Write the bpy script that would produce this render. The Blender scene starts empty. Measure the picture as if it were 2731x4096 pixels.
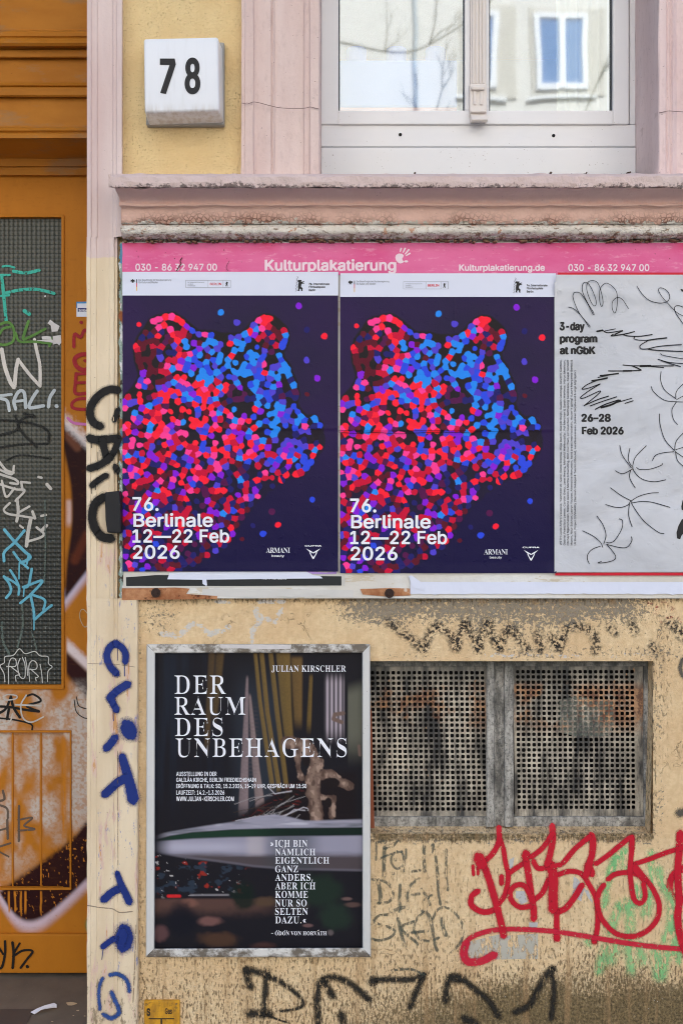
import bpy, bmesh, math, random, os
import numpy as np
from mathutils import Vector, geometry
R = math.radians
random.seed(7)
sc = bpy.context.scene
COL = sc.collection

# ------------------------------------------------------------------ camera, sky, sun, exposure
S = 2.8219 / 4096          # metres per photograph pixel at the wall face
D = 2.7                    # camera to wall face
H = 1.5                    # eye height
CX, CY = 1365.5, 2048.0
cam = bpy.data.objects.new('camera', bpy.data.cameras.new('camera'))
COL.objects.link(cam)
cam.location = (0, -D, H)
cam.rotation_euler = (R(90), 0, 0)
cam.data.sensor_fit = 'VERTICAL'
cam.data.sensor_height = 36
cam.data.lens = 36 * D / 2.8219
cam.data.clip_start = 0.05
cam.data.clip_end = 500
sc.camera = cam

SUN_EL, SUN_AZ = 50, 14     # the sun stands behind this building: its front is in open shade
wd = bpy.data.worlds.new("World"); sc.world = wd; wd.use_nodes = True
sky = wd.node_tree.nodes.new('ShaderNodeTexSky')
sky.sky_type = 'NISHITA'; sky.sun_disc = False
sky.sun_elevation = R(SUN_EL); sky.sun_rotation = R(SUN_AZ)
sky.air_density = 1.0; sky.dust_density = 2.8; sky.ozone_density = .7
bg = wd.node_tree.nodes['Background']
wd.node_tree.links.new(sky.outputs[0], bg.inputs[0])
bg.inputs[1].default_value = 0.12
sl = bpy.data.lights.new('sun', 'SUN'); sl.energy = 3.4; sl.angle = R(0.5); sl.color = (1, 0.955, 0.89)
so = bpy.data.objects.new('sun', sl); COL.objects.link(so)
to_sun = Vector((math.sin(R(SUN_AZ)) * math.cos(R(SUN_EL)), math.cos(R(SUN_AZ)) * math.cos(R(SUN_EL)), math.sin(R(SUN_EL))))
so.rotation_euler = to_sun.to_track_quat('Z', 'Y').to_euler()
sc.view_settings.view_transform = 'Standard'
sc.view_settings.look = 'None'
sc.view_settings.exposure = 1.62
sc.view_settings.gamma = 1
sc.render.engine = 'CYCLES'
sc.cycles.use_denoising = True
sc.cycles.denoiser = 'OPENIMAGEDENOISE'
sc.cycles.denoising_input_passes = 'RGB_ALBEDO_NORMAL'
sc.cycles.denoising_prefilter = 'NONE'
sc.cycles.filter_width = 1.05
sc.cycles.use_adaptive_sampling = False
sc.cycles.max_bounces = 8
sc.cycles.diffuse_bounces = 4
sc.cycles.transparent_max_bounces = 24
sc.cycles.caustics_reflective = False
sc.cycles.caustics_refractive = False

# ------------------------------------------------------------------ helpers: coordinates
def W(nx, ny, y=0.0):
    k = S * (D + y) / D
    return ((nx - CX) * k, y, H - (ny - CY) * k)
def WX(nx, y=0.0): return (nx - CX) * S * (D + y) / D
def WZ(ny, y=0.0): return H - (ny - CY) * S * (D + y) / D
def view(x0, y0, k):
    return lambda pts: [(x0 + p[0] * k, y0 + p[1] * k) for p in pts]
D2 = view(0, 1000, .4252); D3 = view(0, 2000, .4252); D4 = view(0, 3000, .4660)
P5 = view(480, 1080, .5612); P6 = view(480, 1700, .5612)
G7 = view(2200, 1080, .3386); G8 = view(2200, 1700, .3386)
F1 = view(560, 2540, .5995); F2 = view(560, 3200, .5995)
K3 = view(1440, 3250, .4209); K4 = view(1800, 3250, .5938); K5 = view(900, 3700, .8929)
B6 = view(330, 2500, .3401); B7 = view(330, 3300, .3384)
C10 = view(440, 660, .574); H15 = view(1340, 960, .574)
S11 = view(470, 2270, .6059); S12 = view(1420, 2270, .8361)
V13 = view(1460, 2620, .3954); V14 = view(2060, 2620, .4279)
def back(nx, y0, y1): return CX + (nx - CX) * (D + y0) / (D + y1)     # same world x at another depth
def bx(v, a, b, c, d):
    (x0, y0), (x1, y1) = v([(a, b), (c, d)])
    return x0, y0, x1, y1

def lin(c):
    out = []
    for v in c[:3]:
        v = v / 255
        out.append(v / 12.92 if v <= .04045 else ((v + .055) / 1.055) ** 2.4)
    return tuple(out) + (1.0,)
def linA(a):
    a = np.asarray(a, float) / 255
    return np.where(a <= .04045, a / 12.92, ((a + .055) / 1.055) ** 2.4)

# ------------------------------------------------------------------ helpers: objects
def tag(o, label=None, cat=None, group=None, kind=None):
    if label: o['label'] = label
    if cat: o['category'] = cat
    if group: o['group'] = group
    if kind: o['kind'] = kind
    return o
def empty(name, loc, label, cat, group=None):
    o = bpy.data.objects.new(name, None); COL.objects.link(o)
    o.location = loc; o.empty_display_size = .05
    return tag(o, label, cat, group)
def wloc(o):
    v = Vector((0, 0, 0))
    while o: v += o.location; o = o.parent
    return v

class MB:
    def __init__(s): s.v = []; s.f = []; s.c = []; s.a = []
    def add(s, verts, faces, col=None, att=None):
        b = len(s.v); s.v.extend(verts); s.f.extend([tuple(i + b for i in f) for f in faces])
        n = len(verts)
        if col is not None: s.c.extend([col] * n if not isinstance(col, list) else col)
        if att is not None: s.a.extend(att)
    def build(s, name, mat, parent=None, smooth=False, loc=None):
        me = bpy.data.meshes.new(name)
        base = wloc(parent) if parent else Vector(loc or (0, 0, 0))
        vv = np.array(s.v, float).reshape(-1, 3) - np.array(base)
        me.from_pydata(vv.tolist(), [], s.f)
        if s.c:
            at = me.color_attributes.new('Col', 'FLOAT_COLOR', 'POINT')
            at.data.foreach_set('color', np.array(s.c, np.float32).ravel())
        if s.a:
            at = me.attributes.new('d', 'FLOAT', 'POINT')
            at.data.foreach_set('value', np.array(s.a, np.float32))
        me.materials.append(mat)
        if smooth: me.polygons.foreach_set('use_smooth', [True] * len(me.polygons))
        me.update()
        o = bpy.data.objects.new(name, me); COL.objects.link(o)
        if parent: o.parent = parent
        else: o.location = base
        return o

def bm_to(mb, bm):
    bm.verts.index_update()
    mb.add([tuple(v.co) for v in bm.verts], [tuple(v.index for v in f.verts) for f in bm.faces]); bm.free()
def box(mb, x0, x1, y0, y1, z0, z1, bev=0, seg=2):
    bm = bmesh.new(); bmesh.ops.create_cube(bm, size=1)
    for v in bm.verts:
        v.co = (x0 if v.co.x < 0 else x1, y0 if v.co.y < 0 else y1, z0 if v.co.z < 0 else z1)
    if bev: bmesh.ops.bevel(bm, geom=bm.edges[:], offset=bev, segments=seg, profile=.6, affect='EDGES')
    bm_to(mb, bm)
def nbox(mb, nx0, nx1, ny0, ny1, yf, yb, bev=0, seg=2):
    box(mb, WX(nx0, yf), WX(nx1, yf), yf, yb, WZ(ny1, yf), WZ(ny0, yf), bev, seg)
def hbar(mb, X0, X1, prof, n=1, jit=0, seed=0, caps=True):
    """prof: (photo row, depth) points, run along x"""
    pz = [(y, WZ(ny, y)) for ny, y in prof]
    rn = np.random.RandomState(seed)
    m = len(pz); vs = []; fs = []
    J = rn.randn(n + 1, m, 2); k_ = max(1, n // 60)
    for _ in range(k_): J[1:-1] = (J[:-2] + J[1:-1] * 2 + J[2:]) / 4
    J = J / max(J.std(), 1e-6) * jit + rn.randn(n + 1, m, 2) * jit * .25
    for i in range(n + 1):
        x = X0 + (X1 - X0) * i / n
        for j, (y, z) in enumerate(pz):
            a, b = J[i, j] if 0 < j < m - 1 else (0, 0)
            vs.append((x, y + a, z + b))
    for i in range(n):
        for j in range(m - 1):
            p = i * m + j
            fs.append((p, p + 1, p + m + 1, p + m))
    if caps:
        fs.append(tuple(range(m))); fs.append(tuple(n * m + j for j in reversed(range(m))))
    mb.add(vs, fs)
def vbar(mb, Z0, Z1, prof, n=1, jit=0, seed=0):
    """prof: (photo column, depth) points, run up z"""
    px = [(WX(nx, y), y) for nx, y in prof]
    rn = np.random.RandomState(seed)
    m = len(px); vs = []; fs = []
    J = rn.randn(n + 1, m, 2)
    for _ in range(3):
        if n > 3: J[1:-1] = (J[:-2] + J[1:-1] * 2 + J[2:]) / 4
    J = J / max(J.std(), 1e-6) * jit
    for i in range(n + 1):
        z = Z0 + (Z1 - Z0) * i / n
        for j, (x, y) in enumerate(px):
            a, b = J[i, j]
            vs.append((x + a, y + b, z))
    for i in range(n):
        for j in range(m - 1):
            p = i * m + j
            fs.append((p, p + 1, p + m + 1, p + m))
    mb.add(vs, fs)
def yval(yf, nx, ny):
    return yf(nx, ny) if callable(yf) else yf
def npoly(mb, pts, yf, col=None):
    """flat polygon given by photo points; real depth from yf"""
    mb.add([W(x, y, yval(yf, x, y)) for x, y in pts], [tuple(range(len(pts)))], col)
def nthick(mb, pts, yf, yb):
    n = len(pts)
    vs = [W(x, y, yf) for x, y in pts]; vs = vs + [(v[0], yb, v[2]) for v in vs]
    mb.add(vs, [tuple(range(n)), tuple(reversed(range(n, 2 * n)))] + [(i, i + n, (i + 1) % n + n, (i + 1) % n) for i in range(n)])
def cyl(mb, c, r, axis, L, n=20, r2=None, bev=0):
    bm = bmesh.new()
    bmesh.ops.create_cone(bm, cap_ends=True, segments=n, radius1=r, radius2=r if r2 is None else r2, depth=L)
    q = Vector(axis).to_track_quat('Z', 'Y')
    for v in bm.verts: v.co = q @ v.co + Vector(c)
    bm_to(mb, bm)
def grid(mb, nx0, nx1, ny0, ny1, step, yf, colf=None, hole=None):
    xs = np.linspace(nx0, nx1, max(2, int((nx1 - nx0) / step) + 1)); ys = np.linspace(ny0, ny1, max(2, int((ny1 - ny0) / step) + 1))
    gx, gy = np.meshgrid(xs, ys); yy = yf(gx, gy) if callable(yf) else np.full(gx.shape, float(yf))
    k = S * (D + yy) / D
    P = np.stack([(gx - CX) * k, yy, H - (gy - CY) * k], -1).reshape(-1, 3)
    w = len(xs); h = len(ys); fs = []
    for j in range(h - 1):
        for i in range(w - 1):
            if hole and hole(.5 * (xs[i] + xs[i + 1]), .5 * (ys[j] + ys[j + 1])): continue
            p = j * w + i; fs.append((p, p + w, p + w + 1, p + 1))
    col = None
    if colf is not None:
        c = colf(gx, gy).reshape(-1, 3); c = np.concatenate([c, np.ones((len(c), 1))], 1); col = c.tolist()
    mb.add(P.tolist(), fs, col)
    return gx, gy

# smooth value noise for painted masks
def vnoise(x, y, seed=0):
    x = np.asarray(x, float); y = np.asarray(y, float)
    def h(i, j):
        n = (i * 374761393 + j * 668265263 + seed * 144665) & 0xffffffff
        n = ((n ^ (n >> 13)) * 1274126177) & 0xffffffff
        return ((n ^ (n >> 16)) & 0xffff) / 65535.0
    xi = np.floor(x).astype(np.int64); yi = np.floor(y).astype(np.int64); xf = x - xi; yf = y - yi
    u = xf * xf * (3 - 2 * xf); v = yf * yf * (3 - 2 * yf)
    return (h(xi, yi) * (1 - u) + h(xi + 1, yi) * u) * (1 - v) + (h(xi, yi + 1) * (1 - u) + h(xi + 1, yi + 1) * u) * v
def fbm(x, y, seed=0, o=4):
    s = 0; a = .5; t = 0
    for i in range(o):
        s = s + a * vnoise(x * 2 ** i, y * 2 ** i, seed + i * 17); t += a; a *= .55
    return s / t
def sstep(a, b, x):
    t = np.clip((x - a) / (b - a), 0, 1); return t * t * (3 - 2 * t)
def segdist(x, y, pts):
    d = np.full(np.shape(x), 1e9)
    for (ax, ay), (bx_, by) in zip(pts[:-1], pts[1:]):
        dx, dy = bx_ - ax, by - ay; L = dx * dx + dy * dy + 1e-9
        t = np.clip(((x - ax) * dx + (y - ay) * dy) / L, 0, 1)
        d = np.minimum(d, np.hypot(x - ax - t * dx, y - ay - t * dy))
    return d

# spray / marker strokes as ribbons that lie on the surface
def catmull(p, step):
    p = [np.array(q, float) for q in p]
    if len(p) == 1: p = [p[0], p[0] + np.array([.5, 0])]
    q = [2 * p[0] - p[1]] + p + [2 * p[-1] - p[-2]]
    out = []
    for i in range(1, len(q) - 2):
        a, b, c, d = q[i - 1:i + 3]
        n = max(2, int(np.linalg.norm(c - b) / step))
        for t in np.arange(n) / n:
            out.append(.5 * ((2 * b) + (c - a) * t + (2 * a - 5 * b + 4 * c - d) * t * t + (3 * b - a - 3 * c + d) * t ** 3))
    out.append(q[-2]); return out
LIFT = [0]
def stroke(mb, v, pts, w, yf, step=6, w2=None):
    """pts in view coordinates, w = full width in view pixels"""
    P = v(pts); k = v([(1, 0)])[0][0] - v([(0, 0)])[0][0]
    r0 = w * k / 2; r1 = (w2 if w2 else w) * k / 2
    C = catmull(P, max(step, r0 * .35)); n = len(C)
    rad = [r0 + (r1 - r0) * i / max(1, n - 1) for i in range(n)]
    T = []
    for i in range(n):
        t = C[min(n - 1, i + 1)] - C[max(0, i - 1)]; L = np.linalg.norm(t); T.append(t / L if L > 1e-6 else (T[-1] if T else np.array([1., 0])))
    rows = []
    for a in (1.0, .82, .55, .25):
        rows.append((C[0] - T[0] * r0 * a, T[0], r0 * math.sqrt(max(0.0004, 1 - a * a)), a))
    rows += [(C[i], T[i], rad[i], 0) for i in range(n)]
    for a in (.25, .55, .82, 1.0):
        rows.append((C[-1] + T[-1] * r1 * a, T[-1], r1 * math.sqrt(max(0.0004, 1 - a * a)), a))
    vs = []; fs = []; at = []
    LIFT[0] = (LIFT[0] + 1) % 14
    for i, (c, t, r, a) in enumerate(rows):
        nrm = np.array([-t[1], t[0]]); lift = -.0009 - .00012 * LIFT[0] - .000012 * i
        for s_ in (-1, 0, 1):
            q = c + nrm * r * s_
            vs.append(W(q[0], q[1], yval(yf, q[0], q[1]) + lift)); at.append(1.0 if s_ else a)
    for i in range(len(rows) - 1):
        b = i * 3
        fs += [(b, b + 1, b + 4, b + 3), (b + 1, b + 2, b + 5, b + 4)]
    mb.add(vs, fs, None, at)

# ------------------------------------------------------------------ helpers: lettering
FD = bpy.utils.system_resource('DATAFILES', path='fonts')
_fonts = {}
def font(name):
    if name not in _fonts:
        try: _fonts[name] = bpy.data.fonts.load(os.path.join(FD, name))
        except Exception: _fonts[name] = None
    return _fonts[name]
SANS, SERIF = 'Inter.woff2', 'NotoSansMath-Regular.woff2'
def boldserif(s):
    r = ''
    for ch in s:
        if 'A' <= ch <= 'Z': r += chr(0x1D400 + ord(ch) - 65)
        elif 'a' <= ch <= 'z': r += chr(0x1D41A + ord(ch) - 97)
        else: r += ch
    return r
def outlines(body, fname, res, space):
    cu = bpy.data.curves.new('t', 'FONT'); cu.body = body; cu.size = 1
    cu.resolution_u = res; cu.fill_mode = 'NONE'; cu.space_character = space
    f = font(fname)
    if f: cu.font = f
    o = bpy.data.objects.new('t', cu)
    me = bpy.data.meshes.new_from_object(o)
    co = np.zeros(len(me.vertices) * 3); me.vertices.foreach_get('co', co); co = co.reshape(-1, 3)[:, :2]
    nxt = {}
    for e in me.edges:
        a, b = e.vertices
        nxt.setdefault(a, []).append(b); nxt.setdefault(b, []).append(a)
    seen = set(); loops = []
    for i in range(len(co)):
        if i in seen or i not in nxt: continue
        loop = [i]; seen.add(i); cur = min(nxt[i], key=lambda q: (q != i + 1, q))
        while cur not in seen:
            seen.add(cur); loop.append(cur)
            c = [q for q in nxt[cur] if q not in seen]
            if not c: break
            cur = min(c, key=lambda q: (q != cur + 1, q))
        if len(loop) > 2: loops.append(co[loop])
    bpy.data.objects.remove(o); bpy.data.curves.remove(cu); bpy.data.meshes.remove(me)
    return loops
def area(l): x, y = l[:, 0], l[:, 1]; return .5 * np.sum(x * np.roll(y, -1) - np.roll(x, -1) * y)
def fill(loops):
    """non-zero fill of overlapping outlines"""
    loops = sorted(loops, key=lambda l: l[:, 0].min()); groups = []
    for l in loops:
        a, b = l[:, 0].min(), l[:, 0].max()
        if groups and a < groups[-1][1] - 1e-5: groups[-1][0].append(l); groups[-1][1] = max(groups[-1][1], b)
        else: groups.append([[l], b])
    V = []; Fc = []
    for ls, _ in groups:
        pts = []; ed = []; A = []; B = []
        for l in ls:
            n = len(l); b = len(pts); pts += [Vector(p) for p in l]
            ed += [(b + i, b + (i + 1) % n) for i in range(n)]
            A.append(l); B.append(np.roll(l, -1, 0))
        A = np.concatenate(A); B = np.concatenate(B)
        try: vo, _, fo = geometry.delaunay_2d_cdt(pts, ed, [], 0, 1e-6)[:3]
        except Exception: continue
        vo = np.array([tuple(p) for p in vo]); fo = [tuple(f) for f in fo]
        if not len(fo): continue
        ce = np.array([vo[list(f)].mean(0) for f in fo])
        ay, by = A[:, 1][None], B[:, 1][None]; py = ce[:, 1][:, None]; px = ce[:, 0][:, None]
        cr = (B[:, 0] - A[:, 0])[None] * (py - ay) - (px - A[:, 0][None]) * (by - ay)
        wn = ((ay <= py) & (by > py) & (cr > 0)).sum(1) - ((ay > py) & (by <= py) & (cr < 0)).sum(1)
        base = sum(len(q) for q in V); V.append(vo)
        Fc += [tuple(i + base for i in f) for f, k in zip(fo, wn) if k != 0]
    return (np.concatenate(V) if V else np.zeros((0, 2))), Fc
_tc = {}
def text(mb, body, box_, yf, fname=SANS, bold=0, boldy=None, res=3, space=1.0, rot=0, col=None, skew=0):
    """set body so that its ink fills box_ = (x0, y0, x1, y1) in photo pixels"""
    if fname == SERIF: body = boldserif(body)
    key = (body, fname, bold, boldy, res, space)
    if key not in _tc:
        L = outlines(body, fname, res, space)
        if bold or boldy:
            sg = 1 if sum(area(l) for l in L) > 0 else -1; by_ = bold if boldy is None else boldy; out = []
            for l in L:
                e = np.roll(l, -1, 0) - np.roll(l, 1, 0); ln = np.linalg.norm(e, axis=1, keepdims=True); e = e / np.maximum(ln, 1e-9)
                nrm = np.stack([e[:, 1], -e[:, 0]], 1) * sg
                out.append(l + nrm * np.array([bold, by_]))
            L = out
        _tc[key] = fill(L)
    V, Fc = _tc[key]
    if not len(V): return
    lo, hi = V.min(0), V.max(0); t = (V - lo) / np.maximum(hi - lo, 1e-9)
    x0, y0, x1, y1 = box_
    if rot == 90: px = x0 + (1 - t[:, 1]) * (x1 - x0); py = y1 - t[:, 0] * (y1 - y0)
    else: px = x0 + t[:, 0] * (x1 - x0) + skew * t[:, 1]; py = y1 - t[:, 1] * (y1 - y0)
    if rot == 90: px = x1 - t[:, 1] * (x1 - x0)
    if rot == 90: px = x0 + (1 - t[:, 1]) * (x1 - x0)
    mb.add([W(a, b, yval(yf, a, b)) for a, b in zip(px, py)], [tuple(reversed(f)) for f in Fc], col)

# ------------------------------------------------------------------ helpers: materials
class M:
    def __init__(s, name):
        s.m = bpy.data.materials.new(name); s.m.use_nodes = True; s.t = s.m.node_tree; s.t.nodes.clear()
        s.out = s.t.nodes.new('ShaderNodeOutputMaterial'); s._pos = None
    def N(s, ty, **kw):
        n = s.t.nodes.new(ty)
        for k, v in kw.items(): setattr(n, k, v)
        return n
    def put(s, sock, v):
        if isinstance(v, (int, float)): sock.default_value = v
        elif isinstance(v, tuple): sock.default_value = v if len(v) == len(sock.default_value) else v[:len(sock.default_value)]
        else: s.t.links.new(v, sock)
    def pos(s):
        if s._pos is None: s._pos = s.N('ShaderNodeNewGeometry').outputs['Position']
        return s._pos
    def scale(s, x, y, z):
        n = s.N('ShaderNodeVectorMath', operation='MULTIPLY'); s.put(n.inputs[0], s.pos()); n.inputs[1].default_value = (x, y, z); return n.outputs[0]
    def xyz(s):
        n = s.N('ShaderNodeSeparateXYZ'); s.put(n.inputs[0], s.pos()); return n.outputs
    def noise(s, scale, detail=4, rough=.55, vec=None, dist=0):
        n = s.N('ShaderNodeTexNoise'); s.put(n.inputs['Vector'], vec if vec is not None else s.pos())
        n.inputs['Scale'].default_value = scale; n.inputs['Detail'].default_value = detail; n.inputs['Roughness'].default_value = rough; n.inputs['Distortion'].default_value = dist
        return n.outputs[0]
    def vor(s, scale, feature='F1', vec=None):
        n = s.N('ShaderNodeTexVoronoi', feature=feature); s.put(n.inputs['Vector'], vec if vec is not None else s.pos()); n.inputs['Scale'].default_value = scale
        return n.outputs[0]
    def math(s, op, a, b=0.0, c=0.0, clamp=False):
        n = s.N('ShaderNodeMath', operation=op, use_clamp=clamp); s.put(n.inputs[0], a); s.put(n.inputs[1], b)
        s.put(n.inputs[2], c); return n.outputs[0]
    def step(s, v, a, b, c=0.0, d=1.0):
        n = s.N('ShaderNodeMapRange', interpolation_type='SMOOTHSTEP'); s.put(n.inputs[0], v)
        for i, q in enumerate((a, b, c, d)): n.inputs[i + 1].default_value = q
        return n.outputs[0]
    def mix(s, f, a, b, mode='MIX'):
        n = s.N('ShaderNodeMix', data_type='RGBA', blend_type=mode); s.put(n.inputs[0], f); s.put(n.inputs[6], a); s.put(n.inputs[7], b); return n.outputs[2]
    def attr(s, name, col=False):
        n = s.N('ShaderNodeAttribute', attribute_name=name); return n.outputs['Color' if col else 'Fac']
    def bump(s, h, strength=.5, dist=.01, normal=None):
        n = s.N('ShaderNodeBump'); n.inputs['Strength'].default_value = strength; n.inputs['Distance'].default_value = dist; s.put(n.inputs['Height'], h)
        if normal is not None: s.put(n.inputs['Normal'], normal)
        return n.outputs[0]
    def bsdf(s, col, rough=.8, normal=None, metal=0.0, spec=.3, alpha=None, coat=0):
        p = s.N('ShaderNodeBsdfPrincipled'); s.put(p.inputs['Base Color'], col); s.put(p.inputs['Roughness'], rough); s.put(p.inputs['Metallic'], metal)
        p.inputs['Specular IOR Level'].default_value = spec
        if coat: p.inputs['Coat Weight'].default_value = coat; p.inputs['Coat Roughness'].default_value = .25
        if normal is not None: s.put(p.inputs['Normal'], normal)
        sh = p.outputs[0]
        if alpha is not None:
            t = s.N('ShaderNodeBsdfTransparent'); x = s.N('ShaderNodeMixShader'); s.put(x.inputs[0], alpha); s.put(x.inputs[1], t.outputs[0]); s.put(x.inputs[2], sh); sh = x.outputs[0]
        s.t.links.new(sh, s.out.inputs[0]); return s.m

def simple(name, c, rough=.6, var=.08, scale=40, metal=0.0, spec=.3, bumps=.15, speck=None):
    m = M(name); c = lin(c)
    a = tuple(x * (1 - var) for x in c[:3]) + (1,); b = tuple(min(1, x * (1 + var)) for x in c[:3]) + (1,)
    col = m.mix(m.noise(scale, 5), a, b)
    if speck:
        col = m.mix(m.math('MULTIPLY', m.step(m.noise(170, 3), .68, .74), m.step(m.noise(9, 3), .42, .6)), col, lin(speck))
    return m.bsdf(col, rough, m.bump(m.noise(scale * 3, 4), bumps, .002), metal, spec)
def ink(name, c, rough=.55):
    m = M(name); return m.bsdf(lin(c), rough, None, 0, .3)
def paint(name, c, soft=.25, wear=.0, alpha=1.0, dark=None, streak=False, wscale=70):
    """spray paint: soft ragged edge, optional worn-off flakes"""
    m = M(name); d = m.attr('d')
    n = m.noise(420, 2, .6)
    e = m.math('ADD', d, m.math('MULTIPLY', m.math('SUBTRACT', n, .5), min(1.2, .15 + soft * 1.6)))
    a = m.step(e, 1.0 - soft, 1.0, 1.0, 0.0)
    if .3 < soft < .7:
        core = m.step(m.math('ADD', d, m.math('MULTIPLY', m.math('SUBTRACT', m.noise(160, 3), .5), .3)), .60, .78, 1.0, 0.0)
        halo = m.math('MULTIPLY', m.step(m.math('ADD', d, m.math('MULTIPLY', m.math('SUBTRACT', n, .5), 1.3)), .55, 1.1, 1.0, 0.0), .5)
        a = m.math('MAXIMUM', core, halo)
    if wear:
        vec = m.scale(1, 1, .35) if streak else m.pos()
        w = m.noise(wscale, 6, .68, vec)
        a = m.math('MULTIPLY', a, m.step(w, wear - .05, wear + .05))
    if alpha < 1: a = m.math('MULTIPLY', a, alpha)
    c = lin(c); c2 = lin(dark) if dark else tuple(x * .68 for x in c[:3]) + (1,)
    col = m.mix(m.noise(24, 5, .65), c2, c)
    return m.bsdf(col, .6, m.bump(m.noise(300, 3), .2, .001), 0, .25, a)

MAT = {}
def plaster():
    m = M('yellow plaster')
    g = m.attr('grime_shade'); pe = m.attr('peel'); wh = m.attr('white')
    n1 = m.noise(7, 5); n2 = m.noise(60, 5, .65); n3 = m.noise(190, 4, .6)
    base = m.mix(m.step(n1, .35, .65), lin((226, 197, 156)), lin((236, 212, 172)))
    base = m.mix(m.step(n2, .3, .75), m.mix(.5, base, lin((200, 166, 122))), base)
    # flaked areas show grey render underneath
    pf = m.math('ADD', pe, m.math('MULTIPLY', m.math('SUBTRACT', m.noise(95, 9, .8), .5), 2.6))
    pf = m.step(pf, .46, .54)
    grey = m.mix(m.noise(80, 5), lin((118, 108, 95)), lin((166, 156, 140)))
    col = m.mix(pf, base, grey)
    wf = m.step(m.math('ADD', wh, m.math('MULTIPLY', m.math('SUBTRACT', m.noise(65, 7, .7), .5), 1.3)), .5, .6)
    col = m.mix(m.math('MULTIPLY', wf, .8), col, lin((205, 205, 206)))
    # short upright scratches of the combed render, dark with dirt
    pits = m.noise(120, 4, .6, m.scale(1.5, 1, .5))
    pit = m.math('ADD', pits, m.math('MULTIPLY', g, .13))
    pm = m.step(pit, .61, .67)
    pm = m.math('MULTIPLY', pm, m.step(m.math('ADD', g, m.math('MULTIPLY', n1, .25)), .12, .42))
    col = m.mix(m.math('MULTIPLY', pm, m.step(g, .15, .6, .24, .8)), col, lin((100, 82, 58)))
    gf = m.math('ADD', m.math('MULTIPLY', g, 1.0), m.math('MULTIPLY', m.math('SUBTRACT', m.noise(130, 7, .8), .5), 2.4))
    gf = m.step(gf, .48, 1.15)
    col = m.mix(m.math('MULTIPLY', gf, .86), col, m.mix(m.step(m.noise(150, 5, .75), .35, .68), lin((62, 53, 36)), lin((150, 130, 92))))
    # brown run-off streaks
    sk = m.math('MULTIPLY', m.step(m.noise(26, 4, .6, m.scale(1.4, 1, .07)), .50, .66), m.step(g, .1, .5, .12, .55))
    col = m.mix(sk, col, lin((168, 136, 98)))
    # small dark flecks and pale splashes
    fl = m.step(m.noise(95, 5, .7), .69, .73)
    col = m.mix(m.math('MULTIPLY', fl, .55), col, lin((110, 90, 66)))
    sp = m.math('MULTIPLY', m.step(m.noise(210, 2, .5), .74, .77), m.step(g, .25, .6))
    col = m.mix(sp, col, lin((225, 224, 220)))
    # hairline cracks
    cr = m.vor(3.2, 'DISTANCE_TO_EDGE', m.mix(.12, m.pos(), m.N('ShaderNodeTexNoise').outputs[1]))
    ck = m.math('MULTIPLY', m.step(cr, .0, .006, 1, 0), m.step(m.noise(4, 3), .5, .6))
    col = m.mix(m.math('MULTIPLY', ck, .6), col, lin((120, 98, 70)))
    h = m.math('ADD', m.math('MULTIPLY', n3, .5), m.math('MULTIPLY', n2, .6))
    h = m.math('SUBTRACT', h, m.math('MULTIPLY', pf, .35)); h = m.math('SUBTRACT', h, m.math('MULTIPLY', pm, .7)); h = m.math('SUBTRACT', h, m.math('MULTIPLY', ck, .5))
    return m.bsdf(col, .88, m.bump(h, .75, .006), 0, .2)
MAT['plaster'] = plaster()
def panelyellow():
    m = M('yellow wall panel')
    n1 = m.noise(6, 4); n2 = m.noise(150, 4, .6)
    col = m.mix(m.step(n1, .3, .7), lin((224, 193, 140)), lin((234, 208, 156)))
    pit = m.math('MULTIPLY', m.step(m.noise(170, 4, .65), .58, .68), m.step(m.noise(6, 4, .7), .38, .62))
    col = m.mix(m.math('MULTIPLY', pit, .45), col, lin((150, 118, 75)))
    return m.bsdf(col, .85, m.bump(m.math('SUBTRACT', m.math('ADD', n2, m.noise(22, 3)), pit), .8, .006), 0, .2)
MAT['panel'] = panelyellow()
def pink(name, a, b, streak=True):
    m = M(name)
    n = m.noise(5, 4, .55, m.scale(2.2, 1, .35)) if streak else m.noise(6, 4)
    col = m.mix(m.step(n, .3, .7), lin(a), lin(b))
    pit = m.step(m.noise(130, 3, .6), .69, .72)
    col = m.mix(m.math('MULTIPLY', pit, .7), col, lin((120, 92, 88)))
    cr = m.step(m.noise(16, 6, .65), .66, .7)
    col = m.mix(m.math('MULTIPLY', cr, .3), col, lin((165, 132, 128)))
    col = m.mix(m.math('MULTIPLY', m.step(m.noise(60, 6, .75, m.scale(1, 1, .4)), .5, .68), .22), col, lin((170, 142, 138)))
    return m.bsdf(col, .8, m.bump(m.math('SUBTRACT', m.noise(110, 6, .7), pit), .5, .004), 0, .2)
MAT['pink'] = pink('pink stucco', (213, 188, 181), (223, 202, 195))
MAT['pink_light'] = pink('pale pink stucco', (218, 192, 189), (228, 206, 203))
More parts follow.
